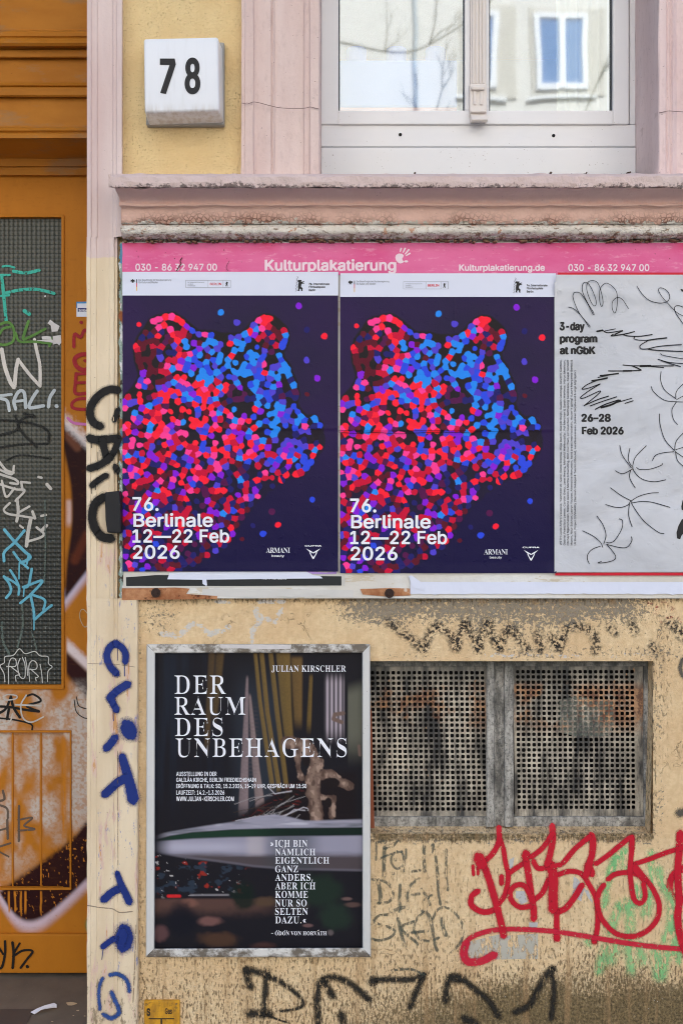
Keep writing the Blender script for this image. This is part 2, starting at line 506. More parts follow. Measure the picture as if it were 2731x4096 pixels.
def pil():
    """doorway pilaster: pink above, cream below a ragged seam, worn paint with pink and blue traces"""
    m = M('pilaster paint'); o = m.xyz(); z = o[2]
    n = m.noise(5, 4, .55, m.scale(2.5, 1, .35))
    pk = m.mix(m.step(n, .3, .7), lin((208, 185, 181)), lin((221, 203, 198)))
    nn = m.noise(25, 5, .65)
    cr = m.mix(m.step(n, .3, .7), lin((214, 193, 162)), lin((230, 213, 185)))
    seam = m.step(m.math('ADD', z, m.math('MULTIPLY', m.math('SUBTRACT', nn, .5), .03)), WZ(1040, 0), WZ(1034, 0))
    # traces, only on the lower part
    low = m.step(z, WZ(2100), WZ(2250))
    fn = m.noise(26, 6, .7, m.scale(1.6, 1, .22))
    f1 = m.math('MULTIPLY', m.step(fn, .555, .585), low)
    cr = m.mix(m.math('MULTIPLY', f1, .75), cr, lin((214, 182, 172)))
    f2 = m.math('MULTIPLY', m.step(fn, .625, .645), low)
    cr = m.mix(m.math('MULTIPLY', f2, .8), cr, lin((200, 148, 84)))
    f3 = m.math('MULTIPLY', m.math('MULTIPLY', m.step(m.noise(60, 6, .75, m.scale(1.5, 1, .35)), .59, .62), m.step(m.noise(7, 2), .46, .58)), low)
    cr = m.mix(m.math('MULTIPLY', f3, .7), cr, lin((88, 112, 180)))
    dirt = m.math('MULTIPLY', m.step(m.math('ADD', m.noise(55, 6, .72, m.scale(1.5, 1, .45)), m.step(z, WZ(3700), WZ(4150), 0, .13)), .62, .72), m.step(z, WZ(3550), WZ(3900)))
    cr = m.mix(m.math('MULTIPLY', dirt, .75), cr, lin((118, 100, 76)))
    fleck = m.step(m.noise(120, 4, .65), .70, .73)
    cr = m.mix(m.math('MULTIPLY', fleck, .55), cr, lin((150, 118, 84)))
    col = m.mix(seam, cr, pk)
    pit = m.step(m.noise(130, 2, .5), .74, .765)
    col = m.mix(m.math('MULTIPLY', pit, .6), col, lin((126, 98, 88)))
    # bare edge chips
    ch = m.math('MULTIPLY', m.step(m.math('ADD', o[0], m.math('MULTIPLY', m.noise(40, 5, .7), .012)), WX(357, -.03), WX(353, -.03)), low)
    col = m.mix(ch, col, lin((222, 222, 226)))
    h = m.math('SUBTRACT', m.noise(80, 4), m.math('ADD', pit, m.math('MULTIPLY', f1, .3)))
    return m.bsdf(col, .75, m.bump(h, .35, .004), 0, .25)
MAT['pilaster'] = pil()
def corn():
    """cornice: weathered pink, brown flaking toward the bottom, bare white moulding"""
    m = M('cornice paint'); z = m.xyz()[2]
    nn = m.noise(38, 7, .7)
    pk = m.mix(m.noise(6, 4), lin((214, 184, 180)), lin((226, 200, 196)))
    sal = m.mix(m.noise(9, 4), lin((232, 190, 174)), lin((242, 206, 192)))
    t = m.step(m.math('ADD', z, m.math('MULTIPLY', m.math('SUBTRACT', nn, .5), .02)), WZ(822, -.07), WZ(790, -.09))
    col = m.mix(t, sal, pk)
    # blistered brown zone
    zb = m.math('MULTIPLY', m.step(z, WZ(836, -.06), WZ(892, -.06)), m.step(m.noise(5, 3), .38, .6))
    bl = m.math('MULTIPLY', m.step(m.vor(85, 'DISTANCE_TO_EDGE'), .05, .16, 1, 0), zb)
    col = m.mix(m.math('MULTIPLY', zb, .45), col, lin((168, 112, 88)))
    col = m.mix(m.math('MULTIPLY', bl, .8), col, lin((110, 74, 60)))
    wz = m.math('ADD', z, m.math('MULTIPLY', m.math('SUBTRACT', m.noise(45, 8, .75), .5), .085))
    white = m.step(wz, WZ(889, -.06), WZ(893, -.06))
    wcol = m.mix(m.step(m.noise(30, 6, .7), .35, .7), lin((214, 207, 196)), lin((232, 228, 222)))
    wcol = m.mix(m.math('MULTIPLY', m.step(m.noise(60, 6, .75, m.scale(.6, 1, 1.3)), .56, .62), .85), wcol, lin((120, 102, 82)))
    wcol = m.mix(m.math('MULTIPLY', m.step(m.noise(24, 6, .7), .6, .64), .8), wcol, lin((186, 132, 98)))
    col = m.mix(white, col, wcol)
    low = m.math('MULTIPLY', m.step(wz, WZ(938, -.05), WZ(956, -.04)), m.step(m.noise(70, 5, .7), .4, .55))
    col = m.mix(m.math('MULTIPLY', low, .85), col, m.mix(m.noise(60, 4), lin((70, 58, 46)), lin((150, 105, 74))))
    fl = m.step(m.noise(130, 4, .7), .67, .71)
    col = m.mix(m.math('MULTIPLY', fl, .6), col, lin((96, 72, 66)))
    h = m.math('SUBTRACT', m.math('ADD', m.noise(70, 5), m.math('MULTIPLY', white, -.3)), m.math('ADD', bl, fl))
    return m.bsdf(col, .82, m.bump(h, .6, .006), 0, .2)
MAT['cornice'] = corn()
def lip():
    m = M('cornice lip stone'); z = m.xyz()[2]
    col = m.mix(m.noise(8, 5), lin((208, 184, 179)), lin((222, 203, 198)))
    soot = m.math('ADD', m.noise(90, 8, .78), m.step(z, WZ(716, -.15), WZ(752, -.15), -.12, .10))
    soot = m.math('ADD', soot, m.math('MULTIPLY', m.math('SUBTRACT', m.noise(5, 3), .5), .35))
    col = m.mix(m.math('MULTIPLY', m.step(soot, .54, .64), .82), col, lin((84, 72, 70)))
    return m.bsdf(col, .88, m.bump(m.noise(110, 6, .7), .7, .006), 0, .2)
MAT['lip'] = lip()
MAT['upvc'] = simple('white window plastic', (232, 231, 232), .42, .03, 6, bumps=.05, speck=(150, 138, 128))
MAT['gasket'] = simple('black rubber', (30, 34, 46), .6)
MAT['trim'] = simple('cream trim', (226, 218, 212), .5, .03, 8, bumps=.05)
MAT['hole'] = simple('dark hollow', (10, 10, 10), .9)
def glass():
    m = M('window glass'); g = m.N('ShaderNodeBsdfGlossy'); g.inputs['Roughness'].default_value = .03
    g.inputs['Color'].default_value = (.86, .94, 1, 1)
    # float glass is never quite flat
    s_ = m.bump(m.noise(1.6, 2), .03, .05); m.put(g.inputs['Normal'], s_)
    t = m.N('ShaderNodeBsdfTransparent'); t.inputs['Color'].default_value = (.9, .95, .95, 1)
    x = m.N('ShaderNodeMixShader'); x.inputs[0].default_value = .36
    m.put(x.inputs[1], t.outputs[0]); m.put(x.inputs[2], g.outputs[0]); m.t.links.new(x.outputs[0], m.out.inputs[0]); return m.m
MAT['glass'] = glass()
def vcol(name, rough=.6, b=.15, bs=250, spec=.3, coat=0, paper=False):
    m = M(name); c = m.attr('Col', True)
    h = m.noise(bs, 4)
    if paper: h = m.math('ADD', m.math('MULTIPLY', h, .25), m.math('ADD', m.noise(9, 4), m.step(m.noise(55, 2), .62, .8, 0, .5)))
    return m.bsdf(c, rough, m.bump(h, b, .004), 0, spec, None, coat)
MAT['print'] = vcol('printed ink', .46, .4, 250, .14, 0, True)
MAT['casepic'] = vcol('printed exhibition picture', .4, .04, 120, .12)
def doorpaint():
    m = M('painted door wood'); c = m.attr('Col', True)
    n = m.noise(14, 5, .6, m.scale(1, 1, .3))
    col = m.mix(m.step(n, .3, .75, .0, .07), c, lin((96, 52, 18)))
    fl = m.step(m.noise(95, 4, .7), .69, .72)
    col = m.mix(m.math('MULTIPLY', fl, .4), col, lin((80, 46, 20)))
    return m.bsdf(col, .5, m.bump(m.math('ADD', m.noise(160, 4), m.noise(20, 3, .5, m.scale(3, 1, .3))), .2, .003), 0, .1)
MAT['door'] = doorpaint()
def transom():
    m = M('ochre transom wood')
    n = m.noise(5, 5, .6, m.scale(.6, 1, 2))
    col = m.mix(m.step(n, .3, .7), lin((160, 100, 30)), lin((176, 114, 38)))
    gr = m.math('MULTIPLY', m.step(m.noise(8, 5, .7, m.scale(.5, 1, 1.4)), .52, .66), .55)
    col = m.mix(gr, col, lin((140, 112, 82)))
    fl = m.step(m.noise(70, 5, .7, m.scale(.5, 1, 1.5)), .68, .72)
    col = m.mix(m.math('MULTIPLY', fl, .6), col, lin((90, 52, 20)))
    return m.bsdf(col, .5, m.bump(m.noise(120, 4), .25, .003), 0, .12)
MAT['transom'] = transom()
def wired():
    """cast glass with a square relief"""
    m = M('square patterned glass'); o = m.xyz()
    p = 22.0 * S * 3.06 / 2.7 * .83
    def tri(a):
        f = m.math('FRACT', m.math('DIVIDE', a, p)); return m.math('ABSOLUTE', m.math('SUBTRACT', f, .5))
    tx, tz = tri(o[0]), tri(o[2])
    mx = m.math('MAXIMUM', tx, tz); line = m.step(mx, .38, .47)
    low = m.step(o[2], WZ(1750, .36), WZ(2300, .36))
    cell = m.mix(m.noise(6, 3), lin((74, 75, 68)), lin((90, 91, 82)))
    cell = m.mix(low, cell, m.mix(m.noise(18, 3), lin((26, 28, 25)), lin((52, 54, 49))))
    hl = m.step(m.noise(150, 2), .55, .7)
    line_c = m.mix(low, lin((54, 56, 50)), m.mix(hl, lin((66, 70, 66)), lin((126, 134, 130))))
    col = m.mix(m.math('MULTIPLY', line, .8), cell, line_c)
    dirt = m.step(m.noise(40, 6, .7), .62, .7)
    col = m.mix(m.math('MULTIPLY', dirt, .35), col, lin((110, 112, 100)))
    h = m.math('SUBTRACT', 1.0, m.math('MULTIPLY', m.math('MULTIPLY', tx, tz), 3.2))
    return m.bsdf(col, .24, m.bump(h, .7, .006), 0, .3)
MAT['wired'] = wired()
def rustmetal():
    m = M('rusty sheet metal')
    n = m.noise(18, 6, .7)
    col = m.mix(m.step(n, .35, .7), lin((150, 92, 58)), lin((196, 144, 104)))
    col = m.mix(m.step(m.noise(55, 5, .7), .58, .66), col, lin((92, 52, 36)))
    col = m.mix(m.math('MULTIPLY', m.step(m.noise(9, 5, .65), .58, .62), .8), col, lin((216, 208, 196)))
    return m.bsdf(col, .8, m.bump(m.noise(120, 5), .5, .003), 0, .25)
MAT['rust'] = rustmetal()
def boardpaper():
    m = M('weathered paper layers')
    col = m.mix(m.step(m.noise(5, 3), .4, .6), lin((214, 210, 202)), lin((226, 226, 224)))
    col = m.mix(m.math('MULTIPLY', m.step(m.noise(11, 5, .7, m.scale(.5, 1, 2)), .58, .61), .7), col, lin((200, 186, 160)))
    col = m.mix(m.math('MULTIPLY', m.step(m.noise(150, 3), .71, .74), .7), col, lin((110, 96, 80)))
    return m.bsdf(col, .7, m.bump(m.math('ADD', m.noise(12, 4), m.math('MULTIPLY', m.noise(90, 4), .3)), .5, .01), 0, .25)
MAT['boardpaper'] = boardpaper()
def edgepaper():
    m = M('torn paper edge'); n = m.noise(30, 6, .7, m.scale(2, 1, .8))
    col = m.mix(m.step(n, .42, .46), lin((70, 62, 54)), lin((150, 168, 160)))
    col = m.mix(m.step(n, .56, .58), col, lin((216, 216, 218)))
    col = m.mix(m.step(m.noise(12, 4), .62, .64), col, lin((92, 140, 170)))
    col = m.mix(m.step(m.noise(10, 4, .6, m.scale(1, 1, .6)), .56, .6), col, lin((150, 92, 60)))
    return m.bsdf(col, .8, m.bump(n, .8, .006), 0, .2)
MAT['edgepaper'] = edgepaper()
def header():
    m = M('faded magenta print'); z = m.xyz()[2]
    n = m.noise(3.2, 5, .6, m.scale(1, 1, 2.5))
    col = m.mix(m.step(n, .28, .66), lin((216, 74, 136)), lin((226, 108, 160)))
    top = m.math('MULTIPLY', m.step(z, WZ(1030), WZ(975)), m.step(m.noise(4.2, 3), .5, .66))
    col = m.mix(m.math('MULTIPLY', top, .85), col, lin((222, 40, 96)))
    col = m.mix(m.math('MULTIPLY', m.step(m.noise(60, 6, .75, m.scale(.4, 1, 1.5)), .55, .68), .4), col, lin((240, 176, 204)))
    col = m.mix(m.step(m.noise(120, 3), .73, .75), col, lin((130, 40, 70)))
    return m.bsdf(col, .5, m.bump(m.math('ADD', m.noise(14, 4), m.math('MULTIPLY', m.noise(70, 3), .3)), .35, .006), 0, .35)
MAT['header'] = header()
def posterdark():
    m = M('deep blue print'); o = m.xyz(); z = o[2]
    col = m.mix(m.step(m.noise(3, 3), .35, .65), lin((38, 33, 54)), lin((48, 30, 68)))
    col = m.mix(m.step(z, WZ(1600), WZ(2200)), col, lin((26, 20, 72)))
    col = m.mix(m.step(m.noise(160, 2), .76, .78), col, lin((150, 150, 165)))
    h = m.math('ADD', m.noise(8, 4), m.math('MULTIPLY', m.step(m.noise(60, 2), .6, .75), .6))
    return m.bsdf(col, .42, m.bump(h, .4, .008), 0, .4)
MAT['posterdark'] = posterdark()
MAT['white_paper'] = simple('white printed paper', (218, 223, 240), .5, .02, 8, bumps=.2)
def silver():
    m = M('pale grey poster paper')
    col = m.mix(m.step(m.noise(2.5, 3), .35, .65), lin((190, 193, 200)), lin((204, 206, 212)))
    h = m.math('ADD', m.noise(6, 4, .5, m.scale(1, 1, 1.6), .6), m.math('MULTIPLY', m.step(m.noise(48, 2), .66, .78), .12))
    return m.bsdf(col, .42, m.bump(h, .5, .012), 0, .4)
MAT['silver'] = silver()
MAT['ink_black'] = ink('black print', (30, 30, 32)); MAT['ink_white'] = ink('white print', (236, 238, 246)); MAT['ink_red'] = ink('red print', (206, 28, 52))
MAT['ink_grey'] = ink('grey print', (110, 112, 122)); MAT['ink_pale'] = ink('pale print', (238, 214, 226))
MAT['frame'] = simple('brushed aluminium frame', (206, 206, 204), .45, .05, 12, .0, .4, .1, (110, 100, 90))
def framedirt():
    m = M('dirty aluminium frame')
    n = m.noise(26, 6, .72, m.scale(1, 1, 1.2))
    col = m.mix(m.step(n, .42, .6), lin((108, 100, 90)), lin((212, 210, 206)))
    return m.bsdf(col, .45, m.bump(n, .2, .003), .0, .4)
MAT['framedirt'] = framedirt()
def zinc():
    m = M('weathered grille metal'); o = m.xyz()
    st = m.noise(14, 6, .68, m.scale(1.6, 1, .3))
    col = m.mix(m.step(st, .36, .64), lin((66, 65, 64)), lin((198, 188, 170)))
    col = m.mix(m.math('MULTIPLY', m.step(m.noise(90, 5, .7), .5, .66), .45), col, lin((86, 80, 74)))
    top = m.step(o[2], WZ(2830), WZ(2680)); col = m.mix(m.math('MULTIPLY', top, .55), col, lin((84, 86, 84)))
    col = m.mix(m.math('MULTIPLY', m.step(m.noise(6, 5, .7, m.scale(1, 1, .6)), .5, .64), .5), col, lin((46, 47, 50)))
    # rust band near the top
    band = m.math('MULTIPLY', m.step(o[2], WZ(2980), WZ(2880)), m.step(o[2], WZ(2730), WZ(2780)))
    r = m.math('MULTIPLY', band, m.step(m.noise(7, 6, .7), .44, .56))
    col = m.mix(m.math('MULTIPLY', r, .85), col, m.mix(m.step(m.noise(60, 5, .7), .4, .6), lin((104, 64, 46)), lin((184, 138, 98))))
    col = m.mix(m.math('MULTIPLY', m.step(m.noise(32, 6, .75, m.scale(1.5, 1, .5)), .64, .68), .7), col, lin((176, 128, 84)))
    return m.bsdf(col, .72, m.bump(m.noise(180, 5), .5, .002), .1, .3)
MAT['zinc'] = zinc()
def ventframe():
    m = M('sooty grey frame'); o = m.xyz()
    st = m.noise(22, 7, .72, m.scale(1.5, 1, .45))
    col = m.mix(m.step(st, .34, .66), lin((92, 90, 86)), lin((186, 182, 174)))
    col = m.mix(m.math('MULTIPLY', m.step(m.noise(120, 5, .7), .5, .62), .6), col, lin((70, 70, 68)))
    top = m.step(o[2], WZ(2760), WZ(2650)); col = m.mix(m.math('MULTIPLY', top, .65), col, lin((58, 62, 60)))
    return m.bsdf(col, .85, m.bump(m.noise(140, 5), .6, .003), 0, .2)
MAT['ventframe'] = ventframe()
MAT['dark'] = simple('black rubber', (26, 27, 31), .55, .1, 30, bumps=.2, speck=(120, 122, 126))
MAT['step'] = simple('worn doorstep stone', (112, 102, 90), .8, .28, 14, bumps=.6, speck=(160, 148, 128))
MAT['tile'] = simple('brown slab', (88, 76, 68), .8, .15, 14, bumps=.3)
MAT['pave'] = simple('pavement stone', (150, 150, 150), .85, .15, 6)
MAT['asphalt'] = simple('asphalt', (62, 62, 64), .9, .15, 20)
MAT['wood'] = simple('red brown wood', (150, 84, 56), .7, .2, 60)

# ------------------------------------------------------------------ this building
BLD = empty('apartment_building', (0, 0, 0), 'cream and pink stuccoed apartment house with orange door, white window and vent grilles', 'building')
TOP = 3.30
# plain storeys above and the body behind: they keep the sun off the front
mb = MB(); box(mb, -10, 10, 0, 9, TOP, 14); box(mb, -10, 10, 1.3, 9, 0, TOP)
for x0, x1 in ((-10, WX(-1500)), (WX(3660), 10)): box(mb, x0, x1, 0, 1.3, 0, TOP)
mb.build('upper_storeys', MAT['panel'], BLD)

# lower plaster wall, with the opening for the grilles
VX0, VX1, VY0, VY1 = 1400, 2616, 2642, 3336
def wall_y(x, y): return 0.0 * x
mb = MB()
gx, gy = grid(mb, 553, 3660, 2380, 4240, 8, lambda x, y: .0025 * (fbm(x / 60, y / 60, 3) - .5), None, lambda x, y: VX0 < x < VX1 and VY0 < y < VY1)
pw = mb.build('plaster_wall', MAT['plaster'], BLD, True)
def setattr_(o, name, arr):
    at = o.data.attributes.new(name, 'FLOAT', 'POINT'); at.data.foreach_set('value', np.asarray(arr, np.float32).ravel())
f1 = fbm(gx / 90, gy / 90, 5); f2 = fbm(gx / 260, gy / 160, 9)
peel = .62 * sstep(1150, 1500, gx) * sstep(2640, 2420, gy + 130 * (f1 - .5)) * sstep(2700, 2400, gx - 60)
peel = np.maximum(peel, .36 * sstep(140, 40, np.hypot(gx - 640, (gy - 2470)))); peel = np.maximum(peel, .34 * sstep(2680, 2620, gy) * sstep(2560, 2600, gy) * sstep(1400, 1600, gx) * f2 * 1.6)
peel = np.maximum(peel, .42 * sstep(60, 10, np.abs(gy - 3350)) * sstep(1450, 1500, gx) * sstep(2640, 2600, gx))
peel = np.maximum(peel, .30 * sstep(585, 560, gx)); peel = np.maximum(peel, .33 * sstep(60, 0, np.abs(gx - 2640)) * f2 * 1.5)
grime_shade = sstep(3640, 4096, gy + 260 * (f2 - .5)) * (.28 + .42 * sstep(900, 2600, gx)) + .55 * sstep(3880, 4130, gy + 150 * (f1 - .5) + .05 * (gx - 1400)) * sstep(1200, 2100, gx)
grime_shade = grime_shade + .20 * sstep(3200, 3600, gy) + .06
grime_shade = np.maximum(grime_shade, .75 * sstep(30, 5, np.abs(gy - 3838)) * sstep(560, 640, gx) * sstep(1500, 1450, gx) * (.25 + f1))
grime_shade = np.maximum(grime_shade, .95 * sstep(44, 8, np.abs(gy - 3344)) * sstep(1470, 1500, gx) * sstep(2630, 2600, gx) * (.35 + f1))
grime_shade = np.maximum(grime_shade, .85 * sstep(2432, 2396, gy) * (.35 + f1))  # dirt line under the board, deepened to paint in its contact shadow
grime_shade = np.maximum(grime_shade, .45 * sstep(60, 10, np.abs(gx - 2650)) * sstep(3320, 2700, gy) * f1 * 1.4)
white = np.zeros_like(gx)
for pts, r in (([(300, 440), (400, 450), (500, 370)], 34), ([(540, 380), (600, 440), (740, 400)], 32), ([(885, 490), (890, 420), (940, 350), (910, 270)], 32), ([(960, 330), (1040, 360), (1085, 270)], 26), ([(640, 225), (740, 230)], 18), ([(930, 225), (1100, 225)], 22)):
    white = np.maximum(white, .62 * sstep(r, 4, segdist(gx, gy, S11(pts))))
white = np.maximum(white, .55 * sstep(26, 4, segdist(gx, gy, S12([(500, 425), (800, 415), (1100, 425), (1400, 415)]))) * (.4 + f1))
for o_, a_ in (('peel', peel), ('grime_shade', grime_shade), ('white', white)): setattr_(pw, o_, a_)

# yellow panel beside the house number, with the plain wall behind the mouldings
mb = MB(); grid(mb, 470, 1200, -420, 720, 20, 0.0); mb.build('wall_panel', MAT['panel'], BLD, True)
mb = MB(); grid(mb, 470, 3660, 700, 2400, 40, 0.001); mb.build('backing_wall', MAT['panel'], BLD)
mb = MB(); grid(mb, 2950, 3660, -420, 720, 20, 0.0); mb.build('wall_panel', MAT['panel'], BLD, True)

# pilaster beside the door: shallow mouldings
zt, zb, zm = WZ(-420), 0.0, WZ(2390)
mb = MB()
vbar(mb, WZ(960), zt, [(back(349, -.03, .45), .45), (349, -.030), (364, -.030), (368, -.0255), (388, -.0255), (392, -.021), (450, -.021), (455, -.026), (467, -.026), (470, -.034), (488, -.034), (492, .002)], 1)
nn = 90
vbar(mb, zm, WZ(960), [(back(347, -.03, .45), .45), (347, -.030), (362, -.030), (366, -.027), (385, -.027), (389, -.024), (436, -.024), (440, -.027), (456, -.027), (460, -.02), (470, -.019), (476, .002)], nn, .0004, 3)
vbar(mb, zb, zm, [(back(349, -.03, .45), .45), (349, -.030), (362, -.030), (366, -.028), (385, -.028), (389, -.026), (452, -.026), (456, -.026), (458, -.0235), (470, -.0235), (472, -.0215), (548, -.0205), (553, -.014), (556, .002)], 120, .0005, 4)
pilo = mb.build('pilaster', MAT['pilaster'], BLD)
def pil_y(nx, ny): return np.where(np.asarray(nx) < 390, -.0305, np.where(np.asarray(nx) < 457, -.0275, np.where(np.asarray(nx) < 471, -.0255, -.0225)))
# the same doorway's other side, outside the picture
mb = MB(); vbar(mb, zb, zt, [(-1500, .002), (-1500, -.03), (-1260, -.03), (back(-1260, -.03, .45), .45)], 1); mb.build('pilaster', MAT['pilaster'], BLD)

# cornice under the window
X0, X1 = WX(472, -.1), WX(3300)
mb = MB()
cove = [(753 + 60 * t, -.135 + .062 * math.sin(t * math.pi / 2)) for t in np.linspace(0, 1, 7)]
prof = [(744, .0), (751, -.138)] + cove + [(814, -.082), (823, -.083), (826, -.072), (832, -.066), (862, -.062), (895, -.058), (898, -.046), (903, -.058), (912, -.067), (925, -.068), (938, -.06), (948, -.046), (955, -.042), (957, -.026), (972, -.012), (972, .0)]
hbar(mb, X0, X1, prof, 300, .0011, 5); cor = mb.build('cornice', MAT['cornice'], BLD, True)
mb = MB()
hbar(mb, WX(434, -.15), X1, [(696, .0), (697, -.1), (703, -.146), (707, -.152), (730, -.153), (748, -.151), (751, -.146), (752, -.10), (745, .0)], 340, .0012, 6); lipo = mb.build('cornice_lip', MAT['lip'], BLD)
# crumbs of mortar and rags of old paper under the cornice
mb = MB(); rn = np.random.RandomState(2)
for i in range(150):
    x = rn.uniform(480, 2740); r = rn.uniform(1.5, 4.5); y = rn.uniform(956, 967)
    p = [(x + r * (1 + rn.rand() * 1.8) * math.cos(a), y + r * math.sin(a) * (.6 + rn.rand() * .6)) for a in np.linspace(0, 6.28, 8)[:-1]]
    nthick(mb, p, -.03 - rn.rand() * .012, -.005)
mb.build('mortar_crumbs', simple('crumbling mortar', (128, 104, 82), .9, .35, 60, bumps=.5), BLD)

# window surround, left and right
zs = WZ(716, 0)
mb = MB()
vbar(mb, zs, zt, [(966, .001), (966, -.030), (978, -.030), (982, -.034), (1012, -.034), (1017, -.025), (1028, -.022), (1082, -.022), (1088, -.016), (1096, -.021), (1103, -.016), (1214, -.016), (1219, -.026), (1236, -.026), (1241, -.036), (1274, -.036), (1280, -.030), (back(1280, -.03, 1.25), 1.25)], 30, .0005, 8)
ls = mb.build('window_surround', MAT['pink'], BLD)
mb = MB()
vbar(mb, zs, zt, [(back(2631, -.033, 1.25), 1.25), (2631, -.033), (2636, -.036), (2660, -.036), (2664, -.029), (2672, -.032), (2679, -.027), (2690, -.033), (2697, -.026), (2704, -.018), (2820, -.018), (2826, -.025), (2950, -.03), (2950, .001)], 30, .0005, 9)
mb.build('window_surround', MAT['pink_light'], BLD)
# hairline cracks across the surround
mb = MB(); stroke(mb, view(0, 0, 1), [(968, 412), (990, 416), (1012, 408), (1040, 412), (1085, 424), (1130, 432), (1215, 433), (1240, 428), (1275, 436)], 3, -.038, 8)
stroke(mb, view(0, 0, 1), [(2634, 452), (2670, 444), (2700, 446), (2740, 448)], 3, -.038, 8)
mb.build('crack', paint('crack', (116, 88, 84), .3), ls)

mb = MB(); stroke(mb, view(0, 0, 1), [(352, 3622), (400, 3630), (452, 3636), (480, 3650), (530, 3646)], 5, lambda x, y: pil_y(x, y) - .0005, 8); stroke(mb, view(0, 0, 1), [(352, 2654), (420, 2656), (470, 2658), (540, 2668)], 2.5, lambda x, y: pil_y(x, y) - .0005, 8)
stroke(mb, view(0, 0, 1), [(472, 3000), (472, 3200), (473, 3460)], 3, -.0232, 20); stroke(mb, view(0, 0, 1), [(545, 3700), (540, 3850), (533, 4010)], 5, -.0222, 20)  # first line is no crack: shade of the pilaster groove, painted on
mb.build('crack', paint('crack and groove shade', (150, 122, 94), .3, .42, .6), pilo)
mb = MB(); rn = np.random.RandomState(31)
for i in range(46):
    cx = rn.choice([rn.uniform(1290, 2530), rn.uniform(2270, 2360), rn.uniform(2500, 2545)]); r = rn.uniform(1.5, 5); cy = 702 - rn.rand() * 6 - (rn.rand() < .1) * 10
    nthick(mb, [(cx + r * 1.6 * math.cos(a) * (.6 + rn.rand() * .6), cy + r * math.sin(a)) for a in np.linspace(0, 6.28, 7)[:-1]], .155, .166)
mb.build('dirt_flakes', simple('dark dirt flakes', (96, 80, 72), .9, .3, 80), BLD)

# ---- window
def win(mb, *a, **k): nbox(mb, *a, **k)
WY = .175
WIN = mb = MB()
zt2 = -420
nbox(mb, 1284, 1354, zt2, 497, WY - .01, WY + .06, .004)              # left stile
nbox(mb, 2450, 2514, zt2, 497, WY - .01, WY + .06, .004)              # right stile
nbox(mb, 2516, 2540, zt2, 498, WY, WY + .06, .003)
nbox(mb, 1352, 2452, 441, 497, WY - .012, WY + .06, .004)
win_o = mb.build('window', MAT['upvc'], BLD)
mb = MB(); nbox(mb, 1284, 2541, 499, 586, WY - .004, WY + .06, .003); nbox(mb, 1284, 2542, 588.5, 720, WY - .008, WY + .06, .004)
mb.build('bottom_rail', MAT['upvc'], win_o)
mb = MB(); nbox(mb, 1858, 1956, zt2, 443, WY - .011, WY + .05, .004); mb.build('mullion', MAT['upvc'], win_o)
mb = MB()
nbox(mb, 1880, 1944, zt2, 340, WY - .022, WY - .008, .003)
for c in (1892, 1906, 1920, 1933): nbox(mb, c - 4, c + 4, zt2, 334, WY - .027, WY - .02, .0025)
nbox(mb, 1878, 1946, 334, 462, WY - .03, WY - .008, .003)
nbox(mb, 1884, 1938, 340, 358, WY - .042, WY - .028, .006)
nbox(mb, 1893, 1904, 362, 418, WY - .035, WY - .028, .003); nbox(mb, 1918, 1929, 362, 418, WY - .035, WY - .028, .003)
nbox(mb, 1881, 1945, 438, 448, WY - .045, WY - .02, .004)
hbar(mb, WX(1881, WY - .03), WX(1945, WY - .03), [(446, WY), (448, WY - .028), (458, WY - .035), (470, WY - .046), (478, WY - .05), (486, WY - .046), (490, WY - .036), (491, WY)], 1)
mb.build('mullion_trim', MAT['trim'], win_o)
for x0, x1 in ((1356, 1858), (1956, 2449)):
    for ga, gb_ in ((x0 - 2, x0 + 3), (x1 - 5, x1 + 1)): mb = MB(); nbox(mb, ga, gb_, zt2, 443, WY + .004, WY + .03); mb.build('gasket', MAT['gasket'], win_o)
    mb = MB(); npoly(mb, [(x0, zt2), (x0, 444), (x1, 444), (x1, zt2)], WY + .012); mb.build('pane', MAT['glass'], win_o)
mb = MB()
for c in ((1600, 541), (2211, 545)): mb = MB(); cyl(mb, (WX(c[0], WY), WY - .0045, WZ(c[1], WY)), .0048, (0, 1, 0), .002, 16); mb.build('drain_hole', MAT['hole'], win_o)
# room behind the glass
room = simple('pale room wall', (206, 208, 196), .9)
mb = MB(); box(mb, WX(1000, .2), WX(2900, .2), 1.2, 1.29, WZ(900, .2), TOP - .001); box(mb, WX(1250, .2), WX(2700, .2), .26, 1.2, WZ(700, WY) - .1, WZ(700, WY) - .02)
mb.build('room_wall', room, BLD)
mb = MB(); box(mb, WX(980, .02), WX(1270, -.03), .03, 1.2, WZ(690), TOP); box(mb, WX(2660, -.03), WX(2950, .02), .03, 1.2, WZ(690), TOP)
mb.build('inner_jamb', room, BLD)

# ---- toy brick box and curtain behind the left pane
mb = MB(); y0 = .30
nbox(mb, 1358, 1828, 240, 428, y0, y0 + .12, .006)
tb = mb.build('toy_brick_box', simple('pale blue plastic', (86, 138, 220), .4, .03), None, loc=None)
tag(tb, 'pale blue toy brick storage box with round studs behind the left window pane', 'storage box')
mb = MB()
for c in (1425, 1585, 1742): cyl(mb, (WX(c, y0 + .05), y0 + .06, WZ(228, y0 + .05)), 46 * S, (0, 0, 1), .05, 28)
mb.build('stud', simple('blue plastic', (64, 112, 206), .4, .03), tb)
mb = MB(); nbox(mb, 1360, 1826, 429, 446, y0 + .004, y0 + .116, .003); mb.build('base_strip', simple('pale red plastic', (226, 150, 150), .5), tb)
mb = MB(); n = 60
xs = np.linspace(WX(2230, .4), WX(2600, .4), n); vs = []; fs = []
for i, x in enumerate(xs): vs += [(x, .42 + .02 * math.sin(i * .9), WZ(470, .4)), (x, .42 + .025 * math.sin(i * .9 + .3), TOP)]
for i in range(n - 1): fs.append((2 * i, 2 * i + 2, 2 * i + 3, 2 * i + 1))
